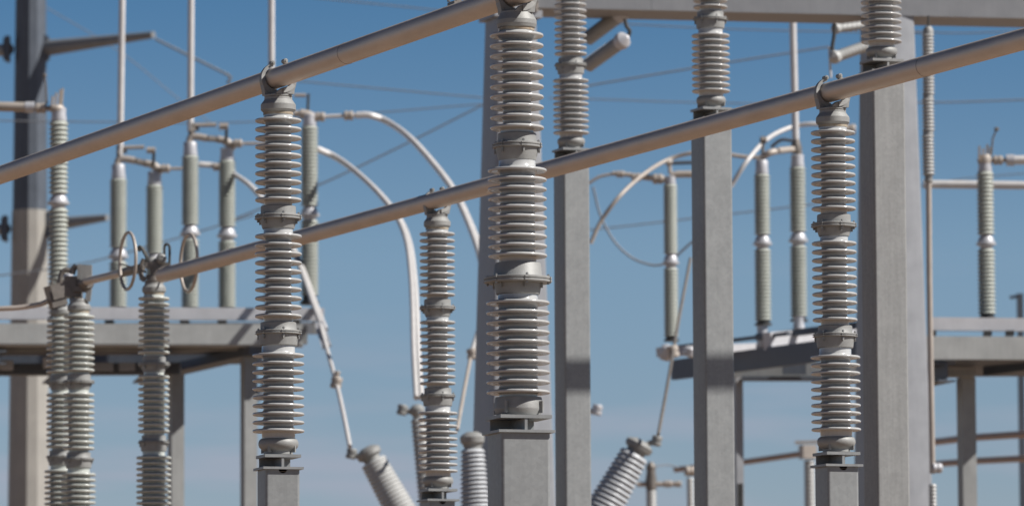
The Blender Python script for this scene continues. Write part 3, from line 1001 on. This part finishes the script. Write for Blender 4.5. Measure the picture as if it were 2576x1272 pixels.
for xx in (8, 22):
    b = MB().box((X(xx, RY), RY - 1.56, zf), (pm(14, RY), .02, pm(44, RY)))
    wpart('splice_plate', b, 'steeldark', root)
for i, (xx, yy, w, h) in enumerate(((18, 918, 30, 24), (122, 912, 26, 26), (330, 868, 26, 18), (255, 922, 60, 20), (320, 922, 40, 20), (540, 868, 24, 16))):
    b = MB().box(at(xx, yy, RY - .3), (pm(w, RY), .06, pm(h, RY)))
    wpart('bracket_plate', b, 'whitecap' if i < 2 else 'galvlight', root)
b = MB().box(at(752, 842, RY - 1.2), (pm(42, RY), .10, pm(46, RY)))
b.box(at(790, 824, RY - 1.2), (pm(8, RY), .08, pm(30, RY)))
wpart('end_bracket', b, 'galvfar', root)

# ---------------------------------------------------------------- white arcs and drops
def cable(label, pts, r, m='palealu', name='jumper_cable', cat='jumper cable', extra=None, group='pale jumper cables arching between switches and bushings', two=0):
    P = [at(x, y, Y) for x, y, Y in pts]
    mid = P[len(P) // 2]
    root = rthing(name, label, cat, mid, group)
    S = spline(P, 10)
    if two:
        wpart('strand', MB().tube(S, r, 12), m, root)
        S2 = [p + V((two * i / (len(S) - 1), 0, -two * .3 * (1 - i / (len(S) - 1)))) for i, p in enumerate(S)]
        wpart('strand', MB().tube(S2, r, 12), m, root)
    else:
        wpart('strand', MB().tube(S, r, 12), m, root)
    if extra:
        b = MB()
        for (x, y, Y, s, d) in extra:
            clampblock(b, at(x, y, Y), s, d)
        wpart('connector', b, 'beige', root)
    return root
cable('large white arc springing from the insulator beside the tall left one, down behind the centre', [(895, 289, 74), (930, 289, 74), (975, 306, 74), (1030, 346, 73), (1090, 412, 72), (1140, 480, 71), (1178, 560, 70), (1206, 640, 69), (1219, 720, 68), (1213, 800, 67), (1188, 888, 66)], .042, two=.045,
      extra=[(1188, 890, 66, .14, V((-.1, 0, 1)))])
cable('smaller white arc crossing behind the lower pipe and dropping by the small insulator', [(798, 376, 74), (850, 400, 74), (905, 440, 73), (960, 492, 72), (1005, 550, 71), (1030, 610, 70), (1042, 690, 69), (1048, 780, 68), (1052, 880, 67), (1060, 1000, 66)], .038, two=-.065)
cable('white cable emerging between the left switches toward the tall left insulator', [(500, 412, 77), (550, 418, 77), (592, 440, 76.5), (640, 478, 76), (700, 560, 75), (750, 660, 74), (790, 770, 73), (812, 828, 72)], .037, two=.04,
      extra=[(546, 420, 77, .12, V((1, 0, -.1)))])
root = cable('pale rod hanging from the rack end down to the left tilted bushing', [(806, 818, 72), (826, 890, 71), (848, 970, 68), (866, 1050, 66), (880, 1122, 65)], .030,
      extra=[(846, 962, 68, .15, V((.2, 0, 1))), (848, 940, 68, .08, V((.2, 0, 1)))], name='drop_rod', cat='drop rod', group='pale rods dropping to the bushings')
wpart('flat_strap', MB().bar(at(803, 812, 72.2), at(822, 872, 71.4), pm(24, 72), .03, V((0, 1, 0))), 'whitecap', root)
cable('thin beige rod from the big arc down behind the small insulator', [(1184, 898, 66), (1168, 980, 65), (1150, 1080, 64)], .024, 'beige', name='drop_rod', cat='drop rod', group='pale rods dropping to the bushings')
cable('long beige rod slanting down to the right tilted bushing', [(1737, 650, 70), (1712, 780, 69), (1694, 880, 68), (1676, 985, 66), (1656, 1092, 65)], .022, 'castdark', name='drop_rod', cat='drop rod', group='pale rods dropping to the bushings',
      extra=[(1693, 884, 68, .16, V((-.2, 0, 1)))])
cable('beige cable arching right from behind the post over the pale switch head', [(1486, 612, 74), (1512, 556, 74), (1560, 492, 74), (1620, 438, 74.5), (1680, 402, 75), (1740, 385, 75), (1800, 384, 75), (1870, 394, 75), (1910, 396, 75)], .029, 'beige')
cable('white cable arching behind the lower pipe clamp at right', [(1838, 470, 73), (1880, 404, 73), (1930, 350, 73.5), (1985, 322, 74), (2040, 312, 74), (2100, 318, 74), (2150, 332, 74)], .032,
      extra=[(2138, 326, 74, .16, V((1, 0, 0)))])
cable('slack dark cable looping beneath the pale switch right of centre', [(1492, 470, 80), (1510, 540, 80), (1545, 606, 80), (1590, 648, 80), (1640, 666, 80), (1672, 664, 80)], .018, 'wire', group='slack dark cable loops')
cable('slack dark cable leaving the pale switch toward the right post', [(1696, 650, 80), (1730, 618, 80), (1800, 560, 80)], .018, 'wire', group='slack dark cable loops')

# ---------------------------------------------------------------- the right switch rack
root = rthing('disconnect_switch', 'slim switch insulator with a long arm between the two shadow-banded posts', 'disconnect switch', at(1688, 860, 75), GRP)
far_insulator(root, 1685, 444, 464, 656, 846, 75, 18.5, 9.4, xb=1689, core=.78)
b = MB().tube(spline([at(1688, 444, 75), at(1696, 440, 75), at(1712, 438, 75), at(1760, 438, 75)]), pm(9, 75), 12)
b.tube([at(1686, 436, 75), at(1684, 410, 75)], pm(5, 75), 8)
b.lathe([(pm(9, 75), -.04), (pm(9, 75), .04)], 10, at(1683, 408, 75), (1, .3, 0))
wpart('head_casting', b, 'beige', root)
b = MB().tube(spline([at(1540, 436, 75), at(1570, 438, 75), at(1610, 444, 75), at(1680, 452, 75)]), [pm(6, 75)] * 16 + [pm(8, 75)] * 9, 10)
clampblock(b, at(1655, 450, 75), pm(26, 75)); clampblock(b, at(1600, 446, 75), pm(22, 75)); clampblock(b, at(1560, 438, 75), pm(18, 75))
wpart('terminal_arm', b, 'beige', root)
wpart('cross_bar', MB().tube([at(1690, 410, 75.5), at(1760, 408, 75.5)], pm(5, 75), 8), 'steeldark', root)
cable('thin pale cable dipping from the switch arm toward the shadowed post', [(1540, 437, 75), (1505, 446, 75), (1470, 470, 75), (1440, 500, 75)], .022, 'beige')

root = rthing('disconnect_switch', 'pair of pale switch insulators left of the lower pipe clamp with upright blade', 'disconnect switch', at(1960, 820, 72), GRP)
far_insulator(root, 1920, 404, 438, 608, 806, 72, 21, 9.6, core=.76)
far_insulator(root, 2006, 390, 420, 600, 796, 72.5, 21.5, 9.6, core=.74, xb=2010)
b = MB().tube(spline([at(1906, 404, 72), at(1920, 394, 72), at(1945, 382, 72), at(2000, 376, 72.5), at(2012, 388, 72.5)]), pm(8.5, 72), 12)
wpart('head_casting', b, 'beige', root)
b = MB().lathe([(pm(13, 72), -pm(14, 72)), (pm(15, 72), 0), (pm(9, 72), pm(22, 72))], 14, at(2003, 372, 72.5))
wpart('hinge', b, 'castdark', root)
b = MB().lathe([(pm(9, 72), -.04), (pm(9, 72), .04)], 10, at(1920, 352, 72), (1, .2, 0))
b.tube([at(1920, 352, 72), at(1918, 392, 72)], pm(4, 72), 8)
wpart('contact_stud', b, 'castdark', root)
wpart('open_blade', MB().tube([at(1992, -40, 72.5), at(2002, 366, 72.5)], pm(9, 72), 16), 'palealu', root)
wpart('cross_bar', MB().tube(spline([at(1940, 370, 72), at(1965, 352, 72), at(1995, 354, 72)]), pm(4.5, 72), 8), 'steeldark', root)
for x, y0, y1 in ((1918, 806, 856), (2010, 796, 826)):
    wpart('bearing', MB().lathe([(pm(16, 72), 0), (pm(13, 72), pm(20, 72)), (pm(15, 72), pm(y1 - y0, 72))], 14, at(x, y1, 72)), 'whitecap', root)

root = rthing('switch_platform', 'sloping-looking grey steel platform carrying the right switches behind the posts', 'steel platform', at(1900, 1250, 72))
PY0 = 72.0
# lit top channels and castings
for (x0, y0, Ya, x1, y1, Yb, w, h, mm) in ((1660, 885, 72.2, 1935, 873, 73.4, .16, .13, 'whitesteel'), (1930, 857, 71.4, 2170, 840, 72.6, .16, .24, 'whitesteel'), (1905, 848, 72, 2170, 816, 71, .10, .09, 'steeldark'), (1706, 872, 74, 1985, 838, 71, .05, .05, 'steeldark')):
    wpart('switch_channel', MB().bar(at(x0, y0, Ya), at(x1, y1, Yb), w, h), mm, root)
for (x, y, w, h) in ((1676, 886, 34, 40), (1920, 866, 34, 38), (1736, 884, 34, 26)):
    b = MB().lathe([(pm(w * .35, 72), -pm(h / 2, 72)), (pm(w * .5, 72), -pm(h * .3, 72)), (pm(w * .5, 72), pm(h * .3, 72)), (pm(w * .3, 72), pm(h / 2, 72))], 14, at(x, y, 72), (.3, -.2, 1))
    wpart('bearing_housing', b, 'whitecap', root)
# side girder running towards the camera to the right, in shade
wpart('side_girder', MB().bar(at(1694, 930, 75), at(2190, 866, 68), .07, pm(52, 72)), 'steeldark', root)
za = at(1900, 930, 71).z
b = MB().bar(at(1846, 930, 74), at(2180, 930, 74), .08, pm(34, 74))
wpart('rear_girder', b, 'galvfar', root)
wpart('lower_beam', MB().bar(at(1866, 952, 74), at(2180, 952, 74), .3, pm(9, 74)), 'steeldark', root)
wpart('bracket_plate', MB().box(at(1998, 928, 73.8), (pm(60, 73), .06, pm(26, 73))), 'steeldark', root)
o = at(1858, 1100, 74.2); zt = at(1858, 940, 74.2).z
wpart('leg', MB().box((o.x, o.y, zt / 2), (.11, .11, zt), Matrix.Rotation(.3, 3, 'Z')), 'galvlight', root)
o = at(2040, 1100, 68.5); 
wpart('leg', MB().box((at(2175, 1100, 69.5).x, 69.5, zt / 2), (.18, .18, zt)), 'galvfar', root)
wpart('dark_stub', MB().box(at(1862, 1245, 73.5), (pm(14, 73), .1, pm(60, 73))), 'dark', root)

# ---------------------------------------------------------------- far right: insulator, tubes, platform
root = rthing('support_insulator', 'tall ribbed insulator with pronged contact top at the far right', 'support insulator', at(2480, 800, 70))
far_insulator(root, 2477, 400, 432, 608, 790, 70, 22, 10.5, core=.78, xb=2483)
b = MB()
for dx, h, w in ((-14, 36, 8), (-4, 30, 8), (6, 40, 9), (14, 34, 8)):
    b.bar(at(2477 + dx, 404, 70 + dx * .006), at(2477 + dx + 1, 404 - h, 70 + dx * .006), pm(w * .6, 70), .05 + abs(dx) * .002, V((0, 1, 0)))
b.lathe([(pm(17, 70), 0), (pm(19, 70), pm(10, 70)), (pm(15, 70), pm(22, 70))], 16, at(2477, 412, 70))
wpart('contact_prongs', b, 'beige', root)
b = MB().tube([at(2494, 390, 70), at(2497, 350, 70), at(2506, 328, 70)], pm(2.4, 70), 8)
b.lathe([(.001, -.035), (.035, -.012), (.035, .012), (.001, .035)], 10, at(2507, 325, 70))
wpart('arcing_horn', b, 'castdark', root)
root = rthing('tube_conductor', 'short pale tube meeting the far right insulator top', 'tube conductor', at(2560, 403, 70))
wpart('tube', MB().tube([at(2540, 403, 70), at(2660, 401, 70)], pm(11.5, 70), 16), 'palealu', root)
b = MB(); b.lathe([(pm(14, 70), -pm(10, 70)), (pm(15, 70), pm(10, 70))], 18, at(2541, 403, 70), (1, 0, 0))
wpart('sleeve', b, 'whitecap', root)
b = MB(); clampblock(b, at(2510, 403, 70), pm(24, 70)); b.tube([at(2488, 403, 70), at(2536, 403, 70)], pm(6, 70), 10)
wpart('end_clamp', b, 'beige', root)
root = rthing('tube_conductor', 'long pale level tube behind the far right insulator', 'tube conductor', at(2450, 465, 71))
wpart('tube', MB().tube([at(2322, 463, 71.5), at(2660, 467, 71.5)], pm(10.5, 71.5), 16), 'palealu', root)
b = MB(); b.lathe([(pm(12, 71), -pm(7, 71)), (pm(12, 71), pm(7, 71))], 16, at(2331, 463, 71.4), (1, 0, 0))
wpart('end_clamp', b, 'whitecap', root)

root = rthing('switch_platform', 'broad grey steel platform at the right edge below the far right insulator', 'steel platform', at(2450, 1250, 70))
Yp = 69.0
b = MB().bar(at(2334, 814, Yp), at(2700, 818, Yp + .2), .10, pm(33, Yp)); wpart('switch_channel', b, 'whitesteel', root)
b = MB().bar(at(2310, 874, Yp - .2), at(2700, 876, Yp), .06, pm(58, Yp))
zq = at(2400, 905, Yp - .2).z
wpart('front_girder', b, 'girder', root)
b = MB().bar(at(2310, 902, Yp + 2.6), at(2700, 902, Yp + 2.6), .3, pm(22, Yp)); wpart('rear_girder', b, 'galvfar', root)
wpart('shaded_soffit', MB().box(((at(2345, 900, Yp).x + at(2700, 900, Yp).x) / 2, Yp + 1.45, zq + .015), (at(2700, 900, Yp).x - at(2345, 900, Yp).x, 2.9, .012)), 'steeldark', root)  # added dark sheet, colour stands for the shade below this platform
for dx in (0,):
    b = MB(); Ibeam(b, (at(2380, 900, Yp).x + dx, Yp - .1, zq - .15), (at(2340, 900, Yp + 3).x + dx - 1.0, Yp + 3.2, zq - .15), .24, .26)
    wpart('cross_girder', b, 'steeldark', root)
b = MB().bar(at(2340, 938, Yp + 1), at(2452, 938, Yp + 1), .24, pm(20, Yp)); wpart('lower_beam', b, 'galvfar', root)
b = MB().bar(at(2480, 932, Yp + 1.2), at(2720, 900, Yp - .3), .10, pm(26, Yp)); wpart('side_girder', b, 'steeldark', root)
o = at(2432, 1100, Yp + 1.2); zt = at(2432, 950, Yp + 1.2).z
rot = Matrix.Rotation(math.radians(17), 3, 'Z')
wpart('leg', MB().box((o.x, o.y, zt / 2), (.20, .20, zt), rot), 'galvfar', root)
for xx in (2344, 2484, 2540):
    wpart('channel_bracket', MB().box(at(xx, 838, Yp), (pm(20, Yp), .2, pm(12, Yp))), 'dark', root)
o = at(2571, 1100, 100); zt = at(2571, 738, 100).z
root = rthing('steel_post', 'thin dark distant post cut by the right edge', 'steel post', (o.x, o.y, 0))
wpart('shaft', MB().box((o.x, o.y, zt / 2), (.12, .12, zt)), 'steeldark', root)
wpart('side_bracket', MB().bar(at(2540, 748, 100), at(2566, 744, 100), .06, .06), 'steeldark', root)

# distant lower bus behind
def lowbus(label, pts, Y0, Y1, rpx):
    k = len(pts) - 1
    P = [at(x, y, Y0 + (Y1 - Y0) * i / k) for i, (x, y) in enumerate(pts)]
    root = rthing('bus_pipe', label, 'bus pipe', P[0], 'low distant bus pipes')
    wpart('pipe', MB().tube(P, pm(rpx * 1.2, (Y0 + Y1) / 2), 14), 'rustpipe', root)
    return root
lowbus('upper of two low brown pipes at the bottom right', [(2340, 1112), (2440, 1100), (2660, 1086)], 92, 84, 7.5)
lowbus('lower of two low brown pipes at the bottom right', [(2352, 1166), (2460, 1158), (2660, 1148)], 92, 84, 7)
lowbus('low brown pipe behind the foot of the right clamp column', [(1700, 1180), (1880, 1160), (2020, 1140)], 98, 92, 6)
root = rthing('post_insulator', 'blurred dark insulator carrying the low brown pipe beside the right clamp column', 'post insulator', at(2040, 1250, 92))
b = MB().box(at(2032, 1136, 92), (pm(36, 92), .25, pm(34, 92)), rot)
b.bar(at(2000, 1112, 92), at(2064, 1110, 92), .12, pm(7, 92))
wpart('pipe_clamp', b, 'beige', root)
wpart('porcelain_body', shed_tube(at(2040, 1420, 92), at(2036, 1156, 92), pm(17, 92), pm(15, 92), pm(12, 92), pm(11, 92), 24, 20), 'composite', root)
root = rthing('post_insulator', 'blurred grey insulator with a cross bar between the tilted bushing and the banded post', 'post insulator', at(1640, 1250, 88))
wpart('porcelain_body', shed_tube(at(1640, 1420, 88), at(1638, 1232, 88), pm(15, 88), pm(14, 88), pm(11, 88), pm(11, 88), 18, 20), 'composite', root)
b = MB().lathe([(pm(13, 88), 0), (pm(15, 88), .15), (pm(11, 88), .32), (pm(13, 88), .40), (pm(6, 88), .48)], 16, at(1638, 1232, 88))
wpart('head_casting', b, 'castdark', root)
b = MB().tube([at(1602, 1217, 88), at(1706, 1216, 88)], pm(6.5, 88), 10)
clampblock(b, at(1680, 1216, 88), pm(18, 88)); clampblock(b, at(1706, 1216, 88), pm(16, 88))
wpart('cross_bar', b, 'beige', root)
root = rthing('post_insulator', 'blurred slim insulator half hidden by the right banded post', 'post insulator', at(1738, 1250, 90))
wpart('porcelain_body', shed_tube(at(1740, 1420, 90), at(1736, 1200, 90), pm(10, 90), pm(10, 90), pm(7, 90), pm(7, 90), 20, 16), 'composite', root)
b = MB(); clampblock(b, at(1736, 1184, 90), pm(26, 90), (1, .3, 0))
wpart('pipe_clamp', b, 'beige', root)
cable('thin slack wire between two low blurred insulators', [(1640, 1172, 88), (1680, 1168, 89), (1706, 1176, 90)], .014, 'wire', group='slack dark cable loops')

# ---------------------------------------------------------------- circuit breakers: tilted bushings on tanks below the frame
def bushing(root, top, bot, Y, rt, rb, m, term, Y2=None, n=26, cap=None, capm='cast', capr=.88, fat=.42, core=.80):
    Y2 = Y2 or Y
    a, c = at(*top, Y), at(*bot, Y2)
    bd = wpart('bushing', shed_tube(c, a, pm(rb, Y), pm(rt, Y), pm(rb * core, Y), pm(rt * core, Y), n, 36, fat), m, root)
    d = (a - c).normalized()
    r = pm(rt, Y) * capr
    b = MB().lathe([(r * .7, -.02), (r * .75, .04), (r * 1.05, .07), (r * 1.1, .13), (r * .9, .16), (r * .5, .19)], 24, a, d)
    wpart('end_cap', b, capm, root, bd)
    if term:
        b = MB()
        pts = [a + d * .10] + [at(x, y, Y) for x, y in term]
        b.tube(pts, pm(7, Y), 10)
        clampblock(b, pts[-1], pm(26, Y), (.2, 0, 1))
        wpart('terminal', b, capm, root, bd)
    return bd
def tank(root, x0, x1, y, Y):
    a, c = at(x0, y, Y), at(x1, y, Y)
    zz = a.z
    b = MB().lathe([(.30, 0), (.38, .06), (.38, (c - a).length - .06), (.30, (c - a).length)], 28, a, c - a)
    wpart('tank', b, 'galvlight', root)
    for p in (a.lerp(c, .2), a.lerp(c, .8)):
        wpart('leg', MB().box((p.x, p.y, (zz - .3) / 2), (.14, .14, zz - .3)), 'galvfar', root)
root = rthing('circuit_breaker', 'front breaker whose two ribbed bushings splay left and right behind the centre post', 'circuit breaker', at(1270, 1500, 65.5))
bushing(root, (938, 1158), (1072, 1400), 65.5, 34, 46, 'porcelain_pale', [(900, 1146), (884, 1140)], n=26, fat=.6, core=.91)
bushing(root, (1597, 1140), (1452, 1400), 65.5, 38, 56, 'porcelain_sky', [(1628, 1116), (1652, 1108)], n=22, fat=.6, core=.86)
tank(root, 1010, 1500, 1475, 65.5)
root = rthing('circuit_breaker', 'rear breaker with pale bell terminals showing beside the small insulator and banded post', 'circuit breaker', at(1260, 1500, 70))
bushing(root, (1052, 1052), (1092, 1400), 70, 20, 28, 'composite', [(1030, 1034), (1012, 1030)], n=30)
bushing(root, (1464, 1052), (1424, 1400), 70, 20, 28, 'composite', [(1486, 1034), (1502, 1030)], n=30, capm='whitecap')
tank(root, 1030, 1490, 1475, 70)
root = rthing('circuit_breaker', 'breaker with one broad upright white ribbed bushing just left of the centre post', 'circuit breaker', at(1190, 1500, 58))
bushing(root, (1189, 1128), (1200, 1400), 58, 31, 45, 'porcelain_sky', None, n=24, capr=.92)
b = MB().ring(at(1189, 1112, 58) + V((0, -.0, 0)), (0, 1, 0.1), pm(17, 58), pm(9, 58), 28, 10)
b.lathe([(pm(14, 58), -.06), (pm(14, 58), .06)], 18, at(1189, 1112, 58), (0, 1, 0.1))
wpart('top_shield', b, 'cast', root)
tank(root, 1100, 1300, 1480, 58)

# ---------------------------------------------------------------- the ringed switch at the end of the lower pipe
YE = pE.y
def c1(x, y, Y=None):
    return at((100 + x / 4.892) / 1.1133, (620 + y / 4.892) / 1.1133, Y or YE)
SG = 'ribbed insulators of the ringed switch at lower left'
column('G', SPEC_G, 'dark-topped ribbed insulator under the two corona rings', (pE.x, pE.y, c1(1620, 840).z - 2.378 * kE), math.radians(20), PIPE_YAW, kE, clamp=False, group=SG)
pG = at(199, 757, YE + 1.45)
column('G', SPEC_G, 'rightmost of the two touching ribbed insulators at the left', (pG.x, pG.y, pG.z - 2.378 * .97), math.radians(20), PIPE_YAW, .97, clamp=False, group=SG, bolts=False)
pF = at(155, 768, YE + 2.6)
column('G', SPEC_G, 'leftmost of the two touching ribbed insulators at the left', (pF.x, pF.y, pF.z - 2.378 * .95), math.radians(20), PIPE_YAW, .95, clamp=False, group=SG, bolts=False)
for lab, p, kk, base in (('post under the insulator below the corona rings', pE, kE, c1(1620, 840).z - 2.378 * kE),
                         ('post under the rightmost of the two touching left insulators', pG, .97, pG.z - 2.378 * .97),
                         ('post under the leftmost of the two touching left insulators', pF, .95, pF.z - 2.378 * .95)):
    post(lab, p.x, p.y, base, .22, math.radians(20), plate=.24, plate2=.26)
root = rthing('disconnect_switch', 'dark closed switch with two big corona rings and a tube blade at lower left', 'disconnect switch', c1(1620, 830), None)
e = pE
b = MB()
b.lathe([(.085, .0), (.085, .02), (.07, .024), (.06, .06)], 28, c1(1620, 838))
b.bar(c1(1520, 790), c1(1720, 740), .06, .07)
b.bar(c1(1500, 800), c1(1440, 760), .05, .05)
wpart('mount', b, 'castdark', root)
for pts in ([(1460, 800), (1425, 700), (1440, 600), (1470, 520)], [(1480, 820), (1450, 690), (1465, 560), (1480, 510)]):
    wpart('jaw_finger', MB().tube(spline([c1(x, y, YE + (0 if pts[0][0] == 1460 else .1)) for x, y in pts]), .017, 10), 'castdark', root)
for dy in (0, .12):
    pts = [(1395, 400), (1415, 345), (1440, 352), (1490, 440), (1515, 500), (1500, 610)]
    wpart('contact_horn', MB().tube(spline([c1(x + dy * 200, y + dy * 100, YE + dy) for x, y in pts]), .0125, 10), 'dark', root)
pts = [(1762, 620), (1762, 420), (1768, 335), (1800, 312), (1830, 335), (1836, 430), (1832, 620)]
wpart('contact_loop', MB().tube(spline([c1(x, y) for x, y in pts]), .0125, 10), 'dark', root)
b = MB()
rc_ = c1(1725, 512, YE - .05)
dd = V((.25, -.93, -.1))
b.lathe([(.022, -.045), (.046, -.04), (.050, -.01), (.044, .022), (.030, .030), (.030, .024), (.014, .024), (.014, .034)], 24, rc_, dd)
wpart('roller', b, 'cast', root)
b = MB().lathe([(.02, -.04), (.036, -.03), (.036, .03), (.02, .04)], 20, c1(1595, 545), (.2, -.9, .1))
wpart('roller', b, 'cast', root)
b = MB()
b.bar(c1(1500, 600), c1(1840, 600), .07, .05)
b.bar(c1(1560, 560), c1(1720, 520), .03, .03)
b.bar(c1(1640, 600, YE - .04), c1(1632, 740, YE - .04), .03, .022, V((0, 1, 0)))
b.bar(c1(1590, 620), c1(1620, 790), .04, .05, V((0, 1, 0)))
b.bar(c1(1700, 620), c1(1700, 700), .06, .10, V((0, 1, 0)))
wpart('yoke', b, 'castdark', root)
for (x, y, hw, hh, dY) in ((1262, 538, 142, 392, .12), (2098, 565, 142, 395, -.12)):
    rr = hh / 4.892 / 1.1133 * YE / FPX
    cc = c1(x, y, YE + dY)
    co = wpart('corona_ring', MB().ring(cc, (.936, .352, 0), rr, .0155, 56, 10), 'beige', root)
    tgt = c1(1500 if x < 1600 else 1760, 690)
    wpart('ring_arm', MB().tube([cc + V((0, 0, -rr)) * .0 + (V((.352, -.936, 0)) * (-rr if x < 1600 else rr)) * .0 + V((0, 0, -rr * .2)), tgt], .009, 8) if False else
          MB().tube([cc + V((0, 0, 0)) + V((-.352, .936, 0)) * rr * (1 if x > 1600 else -1) * -1, tgt], .009, 8), 'castdark', root, co)
# blade and hinge on the second insulator
bl0, bl1 = c1(590, 845, YE + 1.5), c1(1440, 640, YE + .15)
wpart('blade', MB().tube([bl0, bl0.lerp(bl1, .5), bl0.lerp(bl1, .72)], .037, 20), 'alu', root)
wpart('contact_sleeve', MB().tube([bl0.lerp(bl1, .70), bl1], .044, 20), 'castdark', root)
YG = YE + 1.45
b = MB().box(c1(690, 700, YG - .1), (pm(30, YG), .05, pm(38, YG)))
b.box(c1(600, 700, YG), (pm(10, YG), .08, pm(40, YG)))
wpart('side_plate', b, 'cast', root)
b = MB().lathe([(.060, -.10), (.068, -.08), (.068, .10), (.052, .13)], 24, c1(655, 850, YG), bl1 - bl0)
b.box(c1(520, 900, YG + .1), (.16, .2, .20))
b.bar(c1(520, 930, YG), c1(760, 930, YG), .12, .05)
wpart('clamp_body', b, 'castdark', root)
b = MB().bar(c1(740, 860, YG - .05), c1(715, 1090, YG - .05), .05, .05, V((0, 1, 0)))
b.bar(c1(500, 940, YG + .05), c1(500, 1090, YG + .05), .05, .05, V((0, 1, 0)))
b.lathe([(.09, 0), (.085, .02)], 24, c1(600, 1090, YG))
wpart('stand_leg', b, 'cast', root)
wpart('link_arm', MB().tube(spline([c1(560, 600, YG), c1(520, 650, YG), c1(500, 720, YG)]), .03, 10), 'castdark', root)
b = MB().tube(spline([c1(330, 840, YG + .3), c1(350, 720, YG + .3), c1(400, 665, YG + .3), c1(470, 670, YG + .3), c1(540, 640, YG + .3)]), .026, 10)
wpart('link_arm', b, 'castdark', root)
YF = YE + 2.6
rot = Matrix.Rotation(math.radians(20), 3, 'Z') @ Matrix.Rotation(math.radians(-16), 3, 'Y')
b = MB().box(c1(320, 950, YF), (pm(56, YF), .26, pm(38, YF)), rot)
b.box(c1(290, 1060, YF - .05), (pm(40, YF), .14, pm(40, YF)), rot)
b.box(c1(440, 900, YF + .1), (pm(26, YF), .2, pm(44, YF)), rot)
wpart('terminal_block', b, 'castdark', root)
b = MB().lathe([(.02, -.05), (.04, -.03), (.04, .03), (.02, .05)], 16, c1(445, 755, YF - .1), (.5, -.8, .1))
wpart('pivot_pin', b, 'whitecap', root)
for x in (230, 300, 370):
    wpart('bolt', MB().lathe([(.014, -.02), (.014, .02)], 6, c1(x, 830, YF - .1), (0, -.2, 1)), 'bolt', root)
root = rthing('bus_pipe', 'dull pipe leaving the dark terminal block toward the left edge', 'bus pipe', at(40, 775, YF), 'rigid aluminium bus pipes')
wpart('pipe', MB().tube(spline([at(-60, 779, YF), at(0, 776, YF), at(50, 773, YF), at(100, 765, YF), at(128, 753, YF)]), pm(6.5, YF), 14), 'alu', root)
